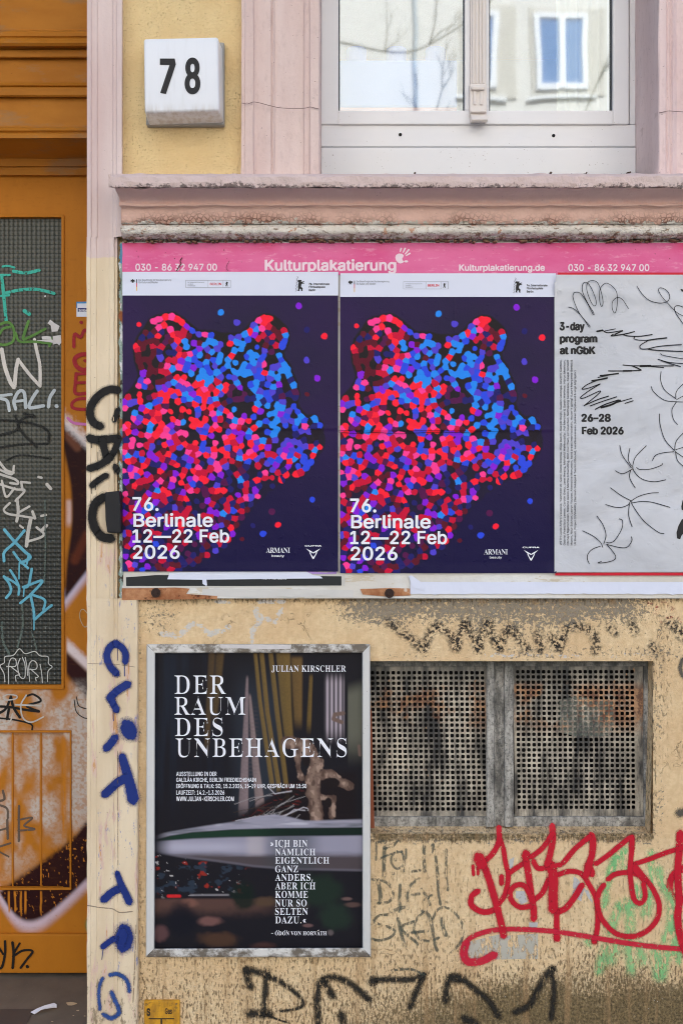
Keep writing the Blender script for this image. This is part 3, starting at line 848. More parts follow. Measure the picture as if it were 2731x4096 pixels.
mb.add(vs, fs); cu = mb.build('curtain', simple('white curtain cloth', (226, 226, 214), .9, .03), None, True); tag(cu, 'pale hanging curtain behind the right window pane', 'curtain')

# ---- basement grilles
mb = MB(); VYD = .05
r0, r1, c0, c1 = WZ(VY0), WZ(VY1), WX(VX0), WX(VX1)
nz = 40
def rev(mb, a, b):
    mb.add([(a[0], 0.0, a[1]), (b[0], 0.0, b[1]), (b[0], .10, b[1]), (a[0], .10, a[1])], [(0, 1, 2, 3)])
rev(mb, (c1 - .001, r0), (c1 - .012, r1)); rev(mb, (c0, r0), (c1, r0)); 
mb.add([(c0, -.001, r1 - .006), (c1, -.001, r1 - .006), (c1, .10, r1 + .018), (c0, .10, r1 + .018)], [(0, 1, 2, 3)])
# the mesh sits in its grid hole: close the ragged cell edge
box(mb, c1 - .004, c1 + .006, -.0005, .09, r1 - .01, r0 + .004)
ro = mb.build('vent_reveal', MAT['plaster'], BLD); 
for a_, v_ in (('peel', .34), ('grime_shade', .46), ('white', .2)): setattr_(ro, a_, [v_] * len(ro.data.vertices))
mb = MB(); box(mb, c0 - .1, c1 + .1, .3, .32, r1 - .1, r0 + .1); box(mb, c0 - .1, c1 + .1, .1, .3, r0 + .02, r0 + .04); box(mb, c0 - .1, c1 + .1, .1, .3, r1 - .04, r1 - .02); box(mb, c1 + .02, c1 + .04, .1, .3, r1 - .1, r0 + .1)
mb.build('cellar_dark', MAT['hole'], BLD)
VENT = MB(); mb = VENT
nbox(mb, 1400, 2600, 2640, 2666, VYD - .006, VYD + .03, .002)
nbox(mb, 1400, 2600, 3268, 3330, VYD - .002, VYD + .03, .002)
nbox(mb, 2575, 2612, 2640, 3330, VYD - .004, VYD + .03, .002)
vent = mb.build('basement_vent', MAT['ventframe'], BLD)
mb = MB()
vbar(mb, WZ(3300, VYD), WZ(2642, VYD), [(1944, VYD + .02), (1944, VYD - .012), (1950, VYD - .016), (1974, VYD - .016), (1978, VYD - .006), (2014, VYD - .006), (2018, VYD - .016), (2048, VYD - .016), (2053, VYD - .012), (2053, VYD + .02)], 24, .0006, 11)
cyl(mb, (WX(2000, VYD), VYD - .008, WZ(2965, VYD)), .009, (0, 1, 0), .006, 16)
mb.build('centre_post', MAT['ventframe'], vent)
def grille(x0, x1, y0, y1, cols, rows, m0, m1, n0, n1, slant, seed):
    """sheet with punched square holes; x0.. hole field, m/n outer edge"""
    rn = np.random.RandomState(seed); px = (x1 - x0) / (cols - 1); py = (y1 - y0) / (rows - 1)
    bm = bmesh.new(); yf, yb = VYD + .006, VYD + .0095
    xe = [m0] + [x0 + (i - .5) * px for i in range(1, cols)] + [m1]; ye = [n0] + [y0 + (j - .5) * py for j in range(1, rows)] + [n1]
    def sh(x, y): return x + slant * (y - y0) / (y1 - y0)
    V = [[bm.verts.new(W(sh(xe[i], ye[j]), ye[j], yf)) for i in range(cols + 1)] for j in range(rows + 1)]
    for j in range(rows):
        for i in range(cols):
            cx = x0 + i * px + rn.randn() * .25; cy = y0 + j * py + rn.randn() * .25; h = 6.8 + rn.randn() * .25
            ring = []
            for k, (dx, dy) in enumerate(((-1, -1), (1, -1), (1, 1), (-1, 1))):
                for e in ((dx * h * .6, dy * h) if k in (0, 2) else (dx * h, dy * h * .6), (dx * h, dy * h * .6) if k in (0, 2) else (dx * h * .6, dy * h)):
                    ring.append(e)
            # order: walk round the octagon
            ring = sorted(ring, key=lambda e: math.atan2(e[1], e[0]))
            hv = [bm.verts.new(W(sh(cx + a, cy), cy + b, yf)) for a, b in ring]
            hb = [bm.verts.new(W(sh(cx + a, cy), cy + b, yb)) for a, b in ring]
            cn = [V[j][i], V[j][i + 1], V[j + 1][i + 1], V[j + 1][i]]
            cang = [(-3 * math.pi / 4), (-math.pi / 4), (math.pi / 4), (3 * math.pi / 4)]
            for k in range(8):
                a, b = hv[k], hv[(k + 1) % 8]
                bm.faces.new((hb[k], hb[(k + 1) % 8], b, a))
            # ring sorted by angle from -pi: indices 0,1 | 2,3 | 4,5 | 6,7
            ang = [math.atan2(e[1], e[0]) for e in ring]
            near = [min(range(4), key=lambda c: abs(((ang[k] - cang[c] + math.pi) % (2 * math.pi)) - math.pi)) for k in range(8)]
            for k in range(8):
                k2 = (k + 1) % 8
                if near[k] == near[k2]: bm.faces.new((hv[k], hv[k2], cn[near[k]]))
                else: bm.faces.new((hv[k], hv[k2], cn[near[k2]], cn[near[k]]))
    mb = MB(); bm_to(mb, bm); return mb.build('grille', MAT['zinc'], vent)
grille(1489, 1928, 2691, 3236, 22, 27, 1440, 1946, 2662, 3272, 10, 1)
grille(2069, 2526, 2687, 3229, 23, 27, 2052, 2580, 2662, 3272, 6, 2)
mb = MB(); nthick(mb, [(2238, 2800), (2300, 2786), (2448, 2806), (2456, 2880), (2440, 2940), (2330, 2950), (2236, 2930)], VYD + .02, VYD + .03)
mb.build('backing_board', simple('grey green board', (150, 158, 150), .8), vent)
mb = MB(); nthick(mb, [(1478, 2840), (1486, 2840), (1497, 3312), (1480, 3312)], VYD - .03, VYD - .01); mb.build('wood_strip', MAT['wood'], vent)

# ------------------------------------------------------------------ door
DY = .36
ORANGE = linA((180, 114, 34))
def door_col(x, y):
    x = np.asarray(x, float); y = np.asarray(y, float)
    sh_ = x.shape + (3,)
    n = fbm(x / 30, y / 70, 3); nf = fbm(x / 9, y / 9, 8, 5); ns = fbm(x / 5, y / 60, 12, 4)
    c = np.ones(sh_) * ORANGE
    c = c * (1 + .10 * (n - .5))[..., None]
    def lay(a, col):
        nonlocal c
        a = np.clip(a, 0, 1)[..., None]; c = c * (1 - a) + linA(col) * a
    def interp(xx, pts): return np.interp(xx, [p[0] for p in pts], [p[1] for p in pts])
    grn = (nf - .5)
    # upper swirl on the stile
    t0 = interp(x, [(250, 1640), (350, 1740)]); t1 = interp(x, [(250, 1690), (350, 1785)])
    b0 = interp(x, [(264, 2383), (349, 2272)])
    ys_ = np.linspace(1650, 2420, 60); lf_ = np.interp(ys_, [1650, 1720, 1800, 1880, 1960, 2060, 2130, 2200, 2290, 2420], [236, 242, 252, 272, 284, 287, 284, 270, 262, 254]); lf_ = np.convolve(np.pad(lf_, 5, 'edge'), np.ones(11) / 11, 'valid'); lf = np.interp(y, ys_, lf_)
    lay(sstep(-30, 50, y - t0 + 50 * grn) * sstep(80, 0, y - t1 - 20) * .97, (230, 224, 226))
    mar = sstep(-22, 34, y - t1 + 25 * grn) * sstep(26, -4, y - b0) * sstep(-6, 12, x - lf)
    lay(sstep(0, 40, y - b0 + 40) * sstep(74, 14, y - b0) * sstep(2150, 2250, y), (204, 194, 216))
    lay(sstep(20, 0, np.abs(x - lf + 8)) * sstep(1990, 2010, y) * sstep(2120, 2080, y) * .8, (216, 190, 190))
    lay(mar, (40, 15, 19))
    lay(mar * sstep(30, 5, segdist(x, y, [(300, 2240), (349, 2140)])) * .6, (110, 52, 30))
    lay(sstep(26, 6, segdist(x, y, [(268, 1740), (310, 1790)])) * .4, (150, 96, 70))
    # lower swirl
    w0 = interp(x, [(270, 2555), (352, 2632)])
    lay(sstep(-16, 22, y - w0 + 14 * grn) * sstep(84, 36, y - w0) * .95 * sstep(262, 275, x), (226, 214, 218))
    m2 = sstep(-6, 26, y - w0 - 44) * sstep(40, -10, y - interp(x, [(270, 2690), (352, 2790)])) * sstep(262, 272, x)
    lay(m2, (46, 18, 22))
    # wiped white over orange on the rail and panels
    wz = sstep(2700, 2780, y) * sstep(3540, 3300, y + .5 * (x - 150)) 
    pat = fbm(x / 80 + 3, y / 120, 31, 3)
    amt = sstep(.30, .68, pat + .34 * sstep(270, 310, x) * sstep(2760, 2900, y) * sstep(3420, 3250, y) + .12 * sstep(90, 20, x) - .1 * sstep(2920, 2900, y) * sstep(250, 200, x))
    lay(wz * amt * (.5 + .5 * sstep(.3, .6, nf)) * .9, (198, 192, 186))
    lay(wz * sstep(16, 4, np.abs(x - 255)) * sstep(2930, 2960, y) * sstep(3440, 3300, y) * sstep(.3, .5, ns) * .9, (196, 124, 36))
    for gxx in (52, 165): lay(sstep(9, 3, np.abs(x - gxx)) * sstep(2930, 2950, y) * .75, (190, 118, 34))
    # maroon stroke across the bottom panel
    up = interp(x, [(0, 3560), (70, 3508), (170, 3440), (280, 3360), (352, 3275)])
    lo = interp(x, [(-40, 3520), (0, 3573), (46, 3652), (100, 3690), (160, 3680), (220, 3640), (290, 3575), (352, 3512)])
    xs_ = np.linspace(-60, 360, 85); lo_ = np.interp(xs_, [-60, -20, 20, 50, 80, 110, 150, 190, 240, 290, 360], [3490, 3540, 3608, 3652, 3678, 3690, 3684, 3662, 3620, 3575, 3505]); lo_ = np.convolve(np.pad(lo_, 4, 'edge'), np.ones(9) / 9, 'valid'); lo = np.interp(x, xs_, lo_)
    lay(sstep(60, 6, np.abs(y - lo - 6)) * .92 * sstep(.18, .5, nf + .16), (206, 188, 204))
    m3 = sstep(-10, 24, y - up + 20 * grn) * sstep(12, -16, y - lo)
    lay(m3, (42, 17, 19))
    flake = sstep(.70, .76, fbm(x / 7, y / 12, 44, 4) + .12 * sstep(40, 0, np.abs(x - 282)) * sstep(3540, 3400, y))
    lay(m3 * flake, (190, 120, 40))
    for dx in (38, 62, 86, 102, 165): lay(sstep(5, 2.5, np.abs(x - dx - 3 * (vnoise(x * 0 + dx, y / 30) - .5))) * sstep(3560, 3570, y) * sstep(3650 + dx % 30, 3640, y) , (192, 120, 36))
    lay(sstep(24, 4, np.hypot(x - 358, (y - 3700) * .55)), (20, 120, 76))
    # flaked grain near the sill
    lay(sstep(.66, .74, fbm(x / 30, y / 8, 61)) * .12, (120, 70, 24))
    return c
mb = MB(); dx0 = -1260
def dgrid(mb, x0, x1, y0, y1, yy, step=3): grid(mb, x0, x1, y0, y1, step, yy, door_col)
dgrid(mb, 254, 480, 705, 3736, DY); dgrid(mb, -30, 254, 705, 858, DY); dgrid(mb, -30, 254, 2757, 2928, DY)
dgrid(mb, -30, 254, 3556, 3736, DY); dgrid(mb, 254, 283, 2928, 3556, DY - .0005)
dgrid(mb, -30, 283, 2928, 3556, DY + .012)
door = mb.build('door', MAT['door'], BLD)
mb = MB(); c_ = [1 * x for x in ORANGE] + [1]
def cbox(mb, *a, **k):
    b = len(mb.v); nbox(mb, *a, **k); mb.c.extend([c_] * (len(mb.v) - b))
cbox(mb, -40, 256, 857, 868, DY - .006, DY + .02, .002); cbox(mb, 246, 257, 860, 2757, DY - .006, DY + .02, .002); cbox(mb, -40, 257, 2741, 2758, DY - .008, DY + .02, .003)
cbox(mb, -40, 286, 2922, 2931, DY - .005, DY + .01, .002); cbox(mb, 279, 286, 2926, 3556, DY - .0045, DY + .01, .002); cbox(mb, -40, 286, 3551, 3561, DY - .006, DY + .01, .002)
for g_ in (52, 165): cbox(mb, g_ - 3, g_ + 3, 2932, 3550, DY + .009, DY + .02, .001)
mb.build('bead', MAT['door'], door)
mb = MB(); cbox(mb, -400, 480, 3737, 3893, DY - .012, DY + .03, .004); mb.build('kick_board', MAT['door'], door)
mb = MB(); cbox(mb, dx0, -30, 705, 3740, DY, DY + .03, .004); mb.build('door_leaf', MAT['door'], door)
mb = MB(); npoly(mb, [(-40, 866), (-40, 2745), (249, 2745), (249, 866)], DY + .010); mb.build('glass_pane', MAT['wired'], door)
mb = MB(); box(mb, WX(dx0, DY), WX(480, DY), DY + .03, DY + .06, 0, WZ(640, DY)); mb.build('door_back', MAT['hole'], door)
# transom above: board, mouldings, soffit
mb = MB(); TY = .20
prof = [(-420, TY + .2), (-420, TY), (122, TY), (126, TY - .012), (145, TY - .016), (150, TY - .012), (158, TY - .03), (172, TY - .036), (184, TY - .03), (190, TY - .014), (197, TY - .004), (201, TY - .009), (226, TY - .009), (232, TY - .004), (234, TY + .008), (330, TY + .008), (336, TY + .002), (342, TY - .006), (347, TY - .001), (352, TY - .009), (380, TY - .012), (387, TY - .008), (390, TY + .006), (508, TY + .006), (513, TY - .004), (522, TY - .01), (530, TY - .004), (536, TY - .012), (552, TY - .012), (556, TY), (634, DY - .03), (636, DY - .03), (664, DY - .028), (668, DY - .018), (700, DY - .016), (706, DY - .002), (708, DY + .02)]
hbar(mb, WX(dx0, TY), WX(470, TY), prof, 30, .0003, 12); mb.build('transom', MAT['transom'], BLD)

# doorstep and ground
Z0 = WZ(3902, DY)
mb = MB(); box(mb, WX(-1500), WX(348), -.05, DY + .05, -.02, Z0, .006); dstep = mb.build('doorstep', MAT['step'], None); tag(dstep, kind='structure')
mb = MB(); g_ = lambda ny: (D * (H - Z0)) and ((H - Z0) * D / ((ny - CY) * S) - D)
def gp(nx, ny):
    y = g_(ny); return (WX(nx, y), y, Z0 + .002)
mb.add([gp(-60, 4040), gp(140, 4038), gp(108, 4100), gp(-60, 4110)], [(0, 3, 2, 1)]); mb.build('dark_slab', MAT['tile'], dstep)
mb = MB()
for cx, cy, r in ((285, 4017, 17), (313, 4044, 5), (295, 4064, 3), (340, 4066, 4), (210, 4088, 4)):
    p = [gp(cx + r * 1.2 * math.cos(a) * (1 + .3 * math.sin(3 * a + cx)), cy + r * .42 * math.sin(a)) for a in np.linspace(0, 6.28, 14)[:-1]]
    mb.add([(q[0], q[1], q[2] - .0005) for q in p], [tuple(range(len(p)))])
mb.build('paint_splash', simple('cream splash', (206, 186, 150), .8), dstep)
mb = MB(); P = [(124, 4056), (140, 4062), (165, 4055), (205, 4046), (228, 4038), (228, 4034), (218, 4033), (180, 4046), (150, 4050)]
top = [gp(*p) for p in P]; hs = [.004, .003, .010, .012, .004, .010, .014, .016, .010]
mb.add([(q[0], q[1], q[2] + h) for q, h in zip(top, hs)] + [(q[0], q[1], q[2] + h - .0015) for q, h in zip(top, hs)], [tuple(range(9)), tuple(reversed(range(9, 18)))] + [(i, i + 9, (i + 1) % 9 + 9, (i + 1) % 9) for i in range(9)])
tag(mb.build('paper_scrap', simple('white paper', (222, 222, 232), .7), None), 'crumpled white strip of paper lying on the grey doorstep', 'litter')
mb = MB(); box(mb, -30, 30, -3.9, .05, -.3, 0); tag(mb.build('pavement', MAT['pave'], None), kind='structure')
mb = MB(); box(mb, -30, 30, -60, -3.9, -.4, -.12); tag(mb.build('road', MAT['asphalt'], None), kind='structure')

# ------------------------------------------------------------------ house number lamp
LAMP = empty('house_number_lamp', W(725, 490, -.01), 'white box shaped house number lamp reading 78 on the yellow wall', 'house number')
mb = MB(); bm = bmesh.new(); yf, yb = -.092, -.014
fr = [(575, 154), (872, 147), (876, 441), (579, 449)]
kk = (D + yf) / (D + yb)
fw = [W(x, y, yf) for x, y in fr]
bw = [(v[0] + (-.004 if i in (0, 3) else .004), yb, v[2] + (.004 if i < 2 else -.006)) for i, v in enumerate(fw)]
vs = [bm.verts.new(v) for v in fw + bw]
for f in ((0, 1, 2, 3), (7, 6, 5, 4), (0, 4, 5, 1), (1, 5, 6, 2), (2, 6, 7, 3), (3, 7, 4, 0)): bm.faces.new([vs[i] for i in f])
bmesh.ops.recalc_face_normals(bm, faces=bm.faces[:])
bmesh.ops.bevel(bm, geom=bm.edges[:], offset=.0065, segments=4, profile=.5, affect='EDGES'); bm_to(mb, bm)
def lampmat():
    m = M('milky lamp plastic'); o = m.xyz()
    drip = m.math('MULTIPLY', m.step(o[2], WZ(405, -.09), WZ(455, -.09)), m.step(m.noise(45, 5, .6, m.scale(1.6, 1, .12)), .38, .66))
    col = m.mix(m.math('MULTIPLY', drip, .42), lin((226, 229, 235)), lin((164, 150, 130)))
    col = m.mix(m.step(m.noise(40, 4, .6, m.scale(2, 1, .15)), .5, .8, 0, .18), col, lin((186, 184, 182)))
    col = m.mix(m.math('MULTIPLY', m.step(m.noise(210, 2), .70, .74), m.step(o[2], WZ(430, -.09), WZ(470, -.09))), col, lin((60, 50, 40)))
    return m.bsdf(col, .3, None, 0, .45)
mb.build('cover', lampmat(), LAMP, True)
mb = MB(); nbox(mb, 584, 897, 168, 500, -.022, -.001, .005, 3); mb.build('back_plate', simple('grey lamp housing', (150, 148, 142), .55, .1, 20), LAMP)
for ch, b in (('7', (640, 234, 704, 376)), ('8', (739, 230, 802, 377))):
    mb = MB(); text(mb, ch, b, -.0932, SANS, .036, .02, 8); mb.build('numeral', MAT['ink_black'], LAMP)

# ------------------------------------------------------------------ poster board
BY = -.020
BOARD = empty('poster_board', W(1600, 2396, 0), 'long metal poster board with magenta header strip and rusty lower edge under the cornice', 'notice board')
mb = MB(); nbox(mb, 489, 3400, 966, 2394, BY, -.001, .002); mb.build('panel', MAT['boardpaper'], BOARD)
mb = MB(); rn = np.random.RandomState(4)
ys = np.linspace(970, 2392, 120); L = [(474 + rn.rand() * 9 + (4 if 1480 < y < 1560 else 0), y) for y in ys]
vs = []; fs = []
for (x, y) in L: vs += [W(x, y, BY - .001 - rn.rand() * .003), W(494, y, BY - .0015)]
for i in range(len(L) - 1): fs.append((2 * i, 2 * i + 2, 2 * i + 3, 2 * i + 1))
mb.add(vs, fs); mb.build('torn_edge', MAT['edgepaper'], BOARD)
mb = MB(); npoly(mb, [(488, 2353), (620, 2352), (700, 2350), (760, 2354), (745, 2376), (870, 2384), (868, 2396), (488, 2400)], BY - .003)
npoly(mb, [(1440, 2356), (1560, 2352), (1644, 2354), (1642, 2382), (1540, 2386), (1450, 2378)], BY - .003); mb.build('rust_strip', MAT['rust'], BOARD)
for cx, cy in ((627, 2370), (1556, 2372)):
    mb = MB(); cyl(mb, (WX(cx, BY), BY - .006, WZ(cy, BY)), 19 * S, (0, 1, 0), .010, 18, 15 * S); cyl(mb, (WX(cx, BY), BY - .012, WZ(cy, BY)), 9 * S, (0, 1, 0), .006, 6)
    mb.build('bolt', simple('rusted bolt', (58, 42, 36), .8, .25, 90, bumps=.6), BOARD)
def hdr_y(x, y): return BY - .0022 + .0012 * (fbm(np.asarray(x) / 130, np.asarray(y) / 60, 21) - .5)
mb = MB(); grid(mb, 490, 3400, 971, 1100, 14, hdr_y); hd = mb.build('header_strip', MAT['header'], BOARD, True)
hy = lambda x, y: hdr_y(x, y) - .0009
def put(nm, *a, **k):
    mb = MB(); text(mb, *a, **k); return mb.build(nm, MAT['ink_pale'], hd)
put('phone_number', '030 - 86 32 947 00', bx(C10, 178, 687, 747, 737), hy, SANS, .02)
put('company_name', 'Kulturplakatierung', (1059, 1036, 1584, 1096), hy, SANS, .026)
put('web_address', 'Kulturplakatierung.de', (1835, 1056, 2178, 1091), hy, SANS, .026)
put('phone_number', '030 - 86 32 947 00', (2271, 1056, 2595, 1085), hy, SANS, .02)
put('company_name', 'Kulturplakatierung', (2790, 1036, 3315, 1096), hy, SANS, .026)
mb = MB()
hp = H15([(418, 122), (424, 104), (442, 94), (466, 96), (478, 108), (472, 122), (466, 130), (470, 142), (480, 150), (470, 160), (452, 164), (436, 156), (424, 142)])
npoly(mb, hp, hy)
for pts in ([(452, 84), (460, 56)], [(472, 88), (488, 56)], [(486, 100), (514, 66)], [(492, 110), (522, 92)]):
    P = H15(pts); d = np.array(P[1]) - np.array(P[0]); n = np.array([-d[1], d[0]]); n = n / np.linalg.norm(n)
    a, b = np.array(P[0]), np.array(P[1])
    npoly(mb, [tuple(a + n * 2.2), tuple(a - n * 2.2), tuple(b - n * 3.4), tuple(b + d * .08), tuple(b + n * 3.4)], hy)
e = H15([(494, 149)])[0]; npoly(mb, [(e[0] + 8 * math.cos(a), e[1] + 4.5 * math.sin(a)) for a in np.linspace(0, 6.28, 14)[:-1]], hy)
mb.build('hand_emblem', MAT['ink_pale'], hd)
mb = MB(); stroke(mb, C10, [(503, 646), (490, 668), (496, 688), (480, 712), (466, 736)], 7, BY - .004, 3); stroke(mb, C10, [(832, 668), (815, 700), (812, 722), (826, 738)], 3, BY - .004, 3)
mb.build('twig', paint('dry twig', (70, 40, 34), .2), hd)
# scraps of older posters left on the board
def tagged_paper(name, pts, yf, mat, label, cat='torn paper', yb=None):
    mb = MB(); npoly(mb, pts, yf); return tag(mb.build(name, mat, None), label, cat)
mb = MB(); npoly(mb, S11([(52, 40), (48, 136), (700, 132), (1380, 126), (1500, 120), (1500, 30), (900, 20), (60, 20)]), BY - .0014)
old = mb.build('torn_poster', simple('old poster margin', (206, 204, 198), .65, .05, 14, bumps=.4), None); tag(old, 'black and white remnant of a torn poster below the left film poster', 'torn poster')
mb = MB(); npoly(mb, S11([(58, 64), (59, 122), (820, 122), (1478, 119), (1478, 58), (800, 50), (250, 50), (150, 58)]), BY - .0020); mb.build('black_band', simple('black poster print', (34, 38, 40), .5, .1, 30), old)
mb = MB(); npoly(mb, S11([(345, 34), (330, 78), (560, 81), (563, 108), (585, 121), (592, 118), (588, 80), (800, 78), (1120, 74), (1355, 72), (1340, 58), (1290, 50), (1250, 28), (700, 24)]), BY - .0030)
mb.build('white_scrap', MAT['white_paper'], old)
mb = MB(); text(mb, 'WERTHENBERG', bx(S11, 950, 60, 1118, 79), BY - .0025, SANS, .03); mb.build('lettering', MAT['ink_white'], old)
mb = MB(); npoly(mb, S11([(1250, 28), (1290, 44), (1445, 42), (1447, 24), (1380, 34), (1240, 22)]), BY - .0034); mb.build('violet_scrap', simple('violet print', (172, 140, 208), .5), old)
mb = MB(); rn = np.random.RandomState(8)
xs = np.linspace(1640, 3400, 90)
def layer(mb, a, b, ja, jb, y, seed):
    rn = np.random.RandomState(seed); vs = []; fs = []
    for x in xs: vs += [W(x, a + rn.randn() * ja, y), W(x, b + rn.randn() * jb, y - .0015 * rn.rand())]
    for i in range(len(xs) - 1): fs.append((2 * i, 2 * i + 1, 2 * i + 3, 2 * i + 2))
    mb.add(vs, fs)
layer(mb, 2328, 2376, .3, 1.4, BY - .004, 1)
npoly(mb, S12([(255, 40), (270, 38), (310, 66), (335, 96), (330, 110), (280, 100), (268, 80)]), BY - .0062)
wl = mb.build('torn_paper', MAT['white_paper'], None); tag(wl, 'ragged white paper strip curling off the board above the basement grilles', 'torn paper')
mb = MB()
for a in (([(1180, 172), (1050, 150), (1060, 190), (1170, 196)]), ([(1290, 168), (1400, 166), (1400, 180), (1290, 186)])): npoly(mb, S11(a), BY - .0035)
npoly(mb, S11([(560, 140), (1000, 140), (1555, 150), (1555, 196), (1280, 196), (900, 200), (660, 190), (560, 186)]), BY - .0012); tag(mb.build('torn_paper', simple('grey white paper', (208, 206, 202), .7, .05, 20, bumps=.5), None), 'greyed paper flaps pasted between the two rusty bolts', 'torn paper')

# ------------------------------------------------------------------ film festival poster, twice
PY = BY - .0045
FP = empty('film_poster', W(921, 2286, PY), 'left of the two dotted bear film posters, above the torn black strip', 'poster', 'dotted bear film posters')
def p_y(x, y):
    x = np.asarray(x, float); y = np.asarray(y, float)
    edge = .0030 * sstep(46, 0, 2286 - y) * fbm(x / 70, y / 200, 35) + .005 * sstep(60, 0, np.hypot(x - 1352, y - 2286)) + .004 * sstep(50, 0, np.hypot(x - 491, y - 1088)) + .0016 * sstep(24, 0, 1352 - x) * fbm(x / 200, y / 90, 37)
    return PY - edge + .0030 * (fbm(x / 170, y / 150, 33) - .5) - .0014 * np.exp(-((y - 1712) / 9) ** 2) - .0005 * np.exp(-((x - 948) / 3) ** 2)
p1 = lambda x, y: p_y(x, y) - .0006; p2 = lambda x, y: p_y(x, y) - .0012; p3 = lambda x, y: p_y(x, y) - .0018
mb = MB(); grid(mb, 491, 1352, 1088, 2286, 8, p_y); sheet = mb.build('sheet', MAT['posterdark'], FP, True)
mb = MB(); grid(mb, 490.5, 1352.5, 1087.5, 1182, 12, p1); band = mb.build('header_band', MAT['white_paper'], FP, True)
mb = MB()
text(mb, 'Der Beauftragte der Bundesregierung', bx(P5, 134, 64, 367, 80), p2, SANS, .004, res=2); text(mb, 'für Kultur und Medien', bx(P5, 134, 80, 272, 95), p2, SANS, .004, res=2)
for i, s_ in enumerate(('Der Regierende Bürgermeister', 'von Berlin', 'Senatskanzlei')): text(mb, s_, bx(P5, 484, 84 + 11.5 * i, (603, 524, 537)[i], 93 + 11.5 * i), p2, SANS, 0, res=1)
for a, b in (((470, 73), (788, 73)), ((470, 125), (788, 125)), ((470, 73), (470, 125)), ((629, 73), (629, 125)), ((736, 73), (736, 125)), ((788, 73), (788, 125))):
    (x0, y0), (x1, y1) = P5([a, b]); npoly(mb, [(x0 - .5, y0 - .5), (x0 - .5, y1 + .5), (x1 + .5, y1 + .5), (x1 + .5, y0 - .5)], p2)
mb.build('small_print', MAT['ink_grey'], band)
mb = MB(); text(mb, 'BERLIN', bx(P5, 642, 91, 723, 108), p2, SANS, .02); npoly(mb, P5([(118, 92), (118, 120), (123.5, 120), (123.5, 92)]), p2); mb.build('red_print', MAT['ink_red'], band)
mb = MB(); npoly(mb, P5([(118, 120), (118, 148), (123.5, 148), (123.5, 120)]), p2); mb.build('gold_bar', ink('gold print', (236, 190, 60)), band)
mb = MB()
npoly(mb, P5([(118, 66), (118, 92), (123.5, 92), (123.5, 66)]), p2)
text(mb, '76.', bx(P5, 1346, 92, 1371, 107), p2, SANS, .05); text(mb, 'Internationale', bx(P5, 1377, 91, 1493, 107), p2, SANS, .02); text(mb, 'Filmfestspiele', bx(P5, 1346, 112, 1462, 131), p2, SANS, .02); text(mb, 'Berlin', bx(P5, 1346, 134, 1393, 151), p2, SANS, .02)
# eagle emblem: body, wings, legs
npoly(mb, P5([(90, 64), (95, 66), (97, 72), (106, 68), (106, 84), (100, 84), (97, 80), (97, 87), (100, 93), (92, 90), (84, 93), (87, 87), (87, 80), (83, 84), (78, 84), (78, 68), (87, 72), (88, 66)]), p2)
# small upright bear of the city
npoly(mb, P5([(757, 84), (763, 83), (766, 88), (772, 86), (771, 90), (765, 94), (770, 97), (765, 100), (767, 108), (770, 116), (763, 116), (761, 106), (757, 116), (751, 116), (756, 105), (756, 97), (751, 98), (757, 91)]), p2)
# larger standing festival bear
npoly(mb, P5([(1268, 72), (1272, 70), (1284, 72), (1292, 70), (1294, 78), (1290, 84), (1302, 82), (1312, 78), (1312, 84), (1300, 90), (1312, 92), (1314, 97), (1298, 97), (1292, 104), (1290, 118), (1302, 130), (1300, 146), (1304, 150), (1290, 150), (1291, 140), (1284, 132), (1278, 142), (1280, 150), (1266, 150), (1270, 136), (1268, 118), (1270, 100), (1274, 88), (1266, 80)]), p2)
mb.build('emblem', MAT['ink_black'], band)
mb = MB(); stroke(mb, P5, [(1262, 46), (1270, 52), (1262, 62), (1258, 74), (1266, 82), (1256, 92), (1262, 102), (1254, 112), (1260, 124), (1252, 134), (1260, 144), (1250, 152)], 2.6, p1, 2)
mb.build('script', paint('fine black line', (40, 40, 44), .2), band)
# the bear of dots
sil = P5([(18, 930), (60, 880), (118, 820), (150, 740), (118, 640), (112, 560), (126, 500), (150, 460), (186, 410), (205, 365), (270, 335), (350, 305), (420, 335), (500, 400), (560, 440), (640, 440), (700, 455), (770, 468), (840, 462), (915, 430), (940, 385), (990, 335), (1040, 322), (1090, 332), (1140, 372), (1180, 412), (1195, 470), (1180, 540), (1150, 600), (1172, 650), (1208, 690), (1222, 760), (1250, 800), (1270, 880), (1250, 960), (1290, 1010), (1330, 1050), (1400, 1062), (1440, 1085)]) + \
      P6([(1438, 12), (1420, 60), (1452, 90), (1440, 140), (1415, 190), (1380, 260), (1330, 315), (1270, 360), (1180, 380), (1130, 405), (1090, 440), (1030, 480), (1000, 500), (930, 590), (890, 670), (830, 740), (790, 810), (760, 860), (690, 900), (600, 940), (540, 990), (480, 1020), (400, 1044), (18, 1044)])
SX = np.array([p[0] for p in sil]); SY = np.array([p[1] for p in sil])
def inside(x, y):
    ins = False; n = len(SX); j = n - 1
    for i in range(n):
        if (SY[i] > y) != (SY[j] > y) and x < (SX[j] - SX[i]) * (y - SY[i]) / (SY[j] - SY[i]) + SX[i]: ins = not ins
        j = i
    return ins
PAL = dict(red=(255, 30, 56), crim=(204, 10, 56), pink=(255, 62, 150), blue=(36, 138, 242), royal=(44, 74, 226), indigo=(82, 66, 208), viol=(136, 26, 216), maroon=(94, 14, 38), plum=(84, 16, 74), navy=(32, 28, 104), black=(30, 22, 34))
rd = random.Random(11)
def g(x, y, cx, cy, rx, ry): return math.exp(-(((x - cx) / rx) ** 2 + ((y - cy) / ry) ** 2))
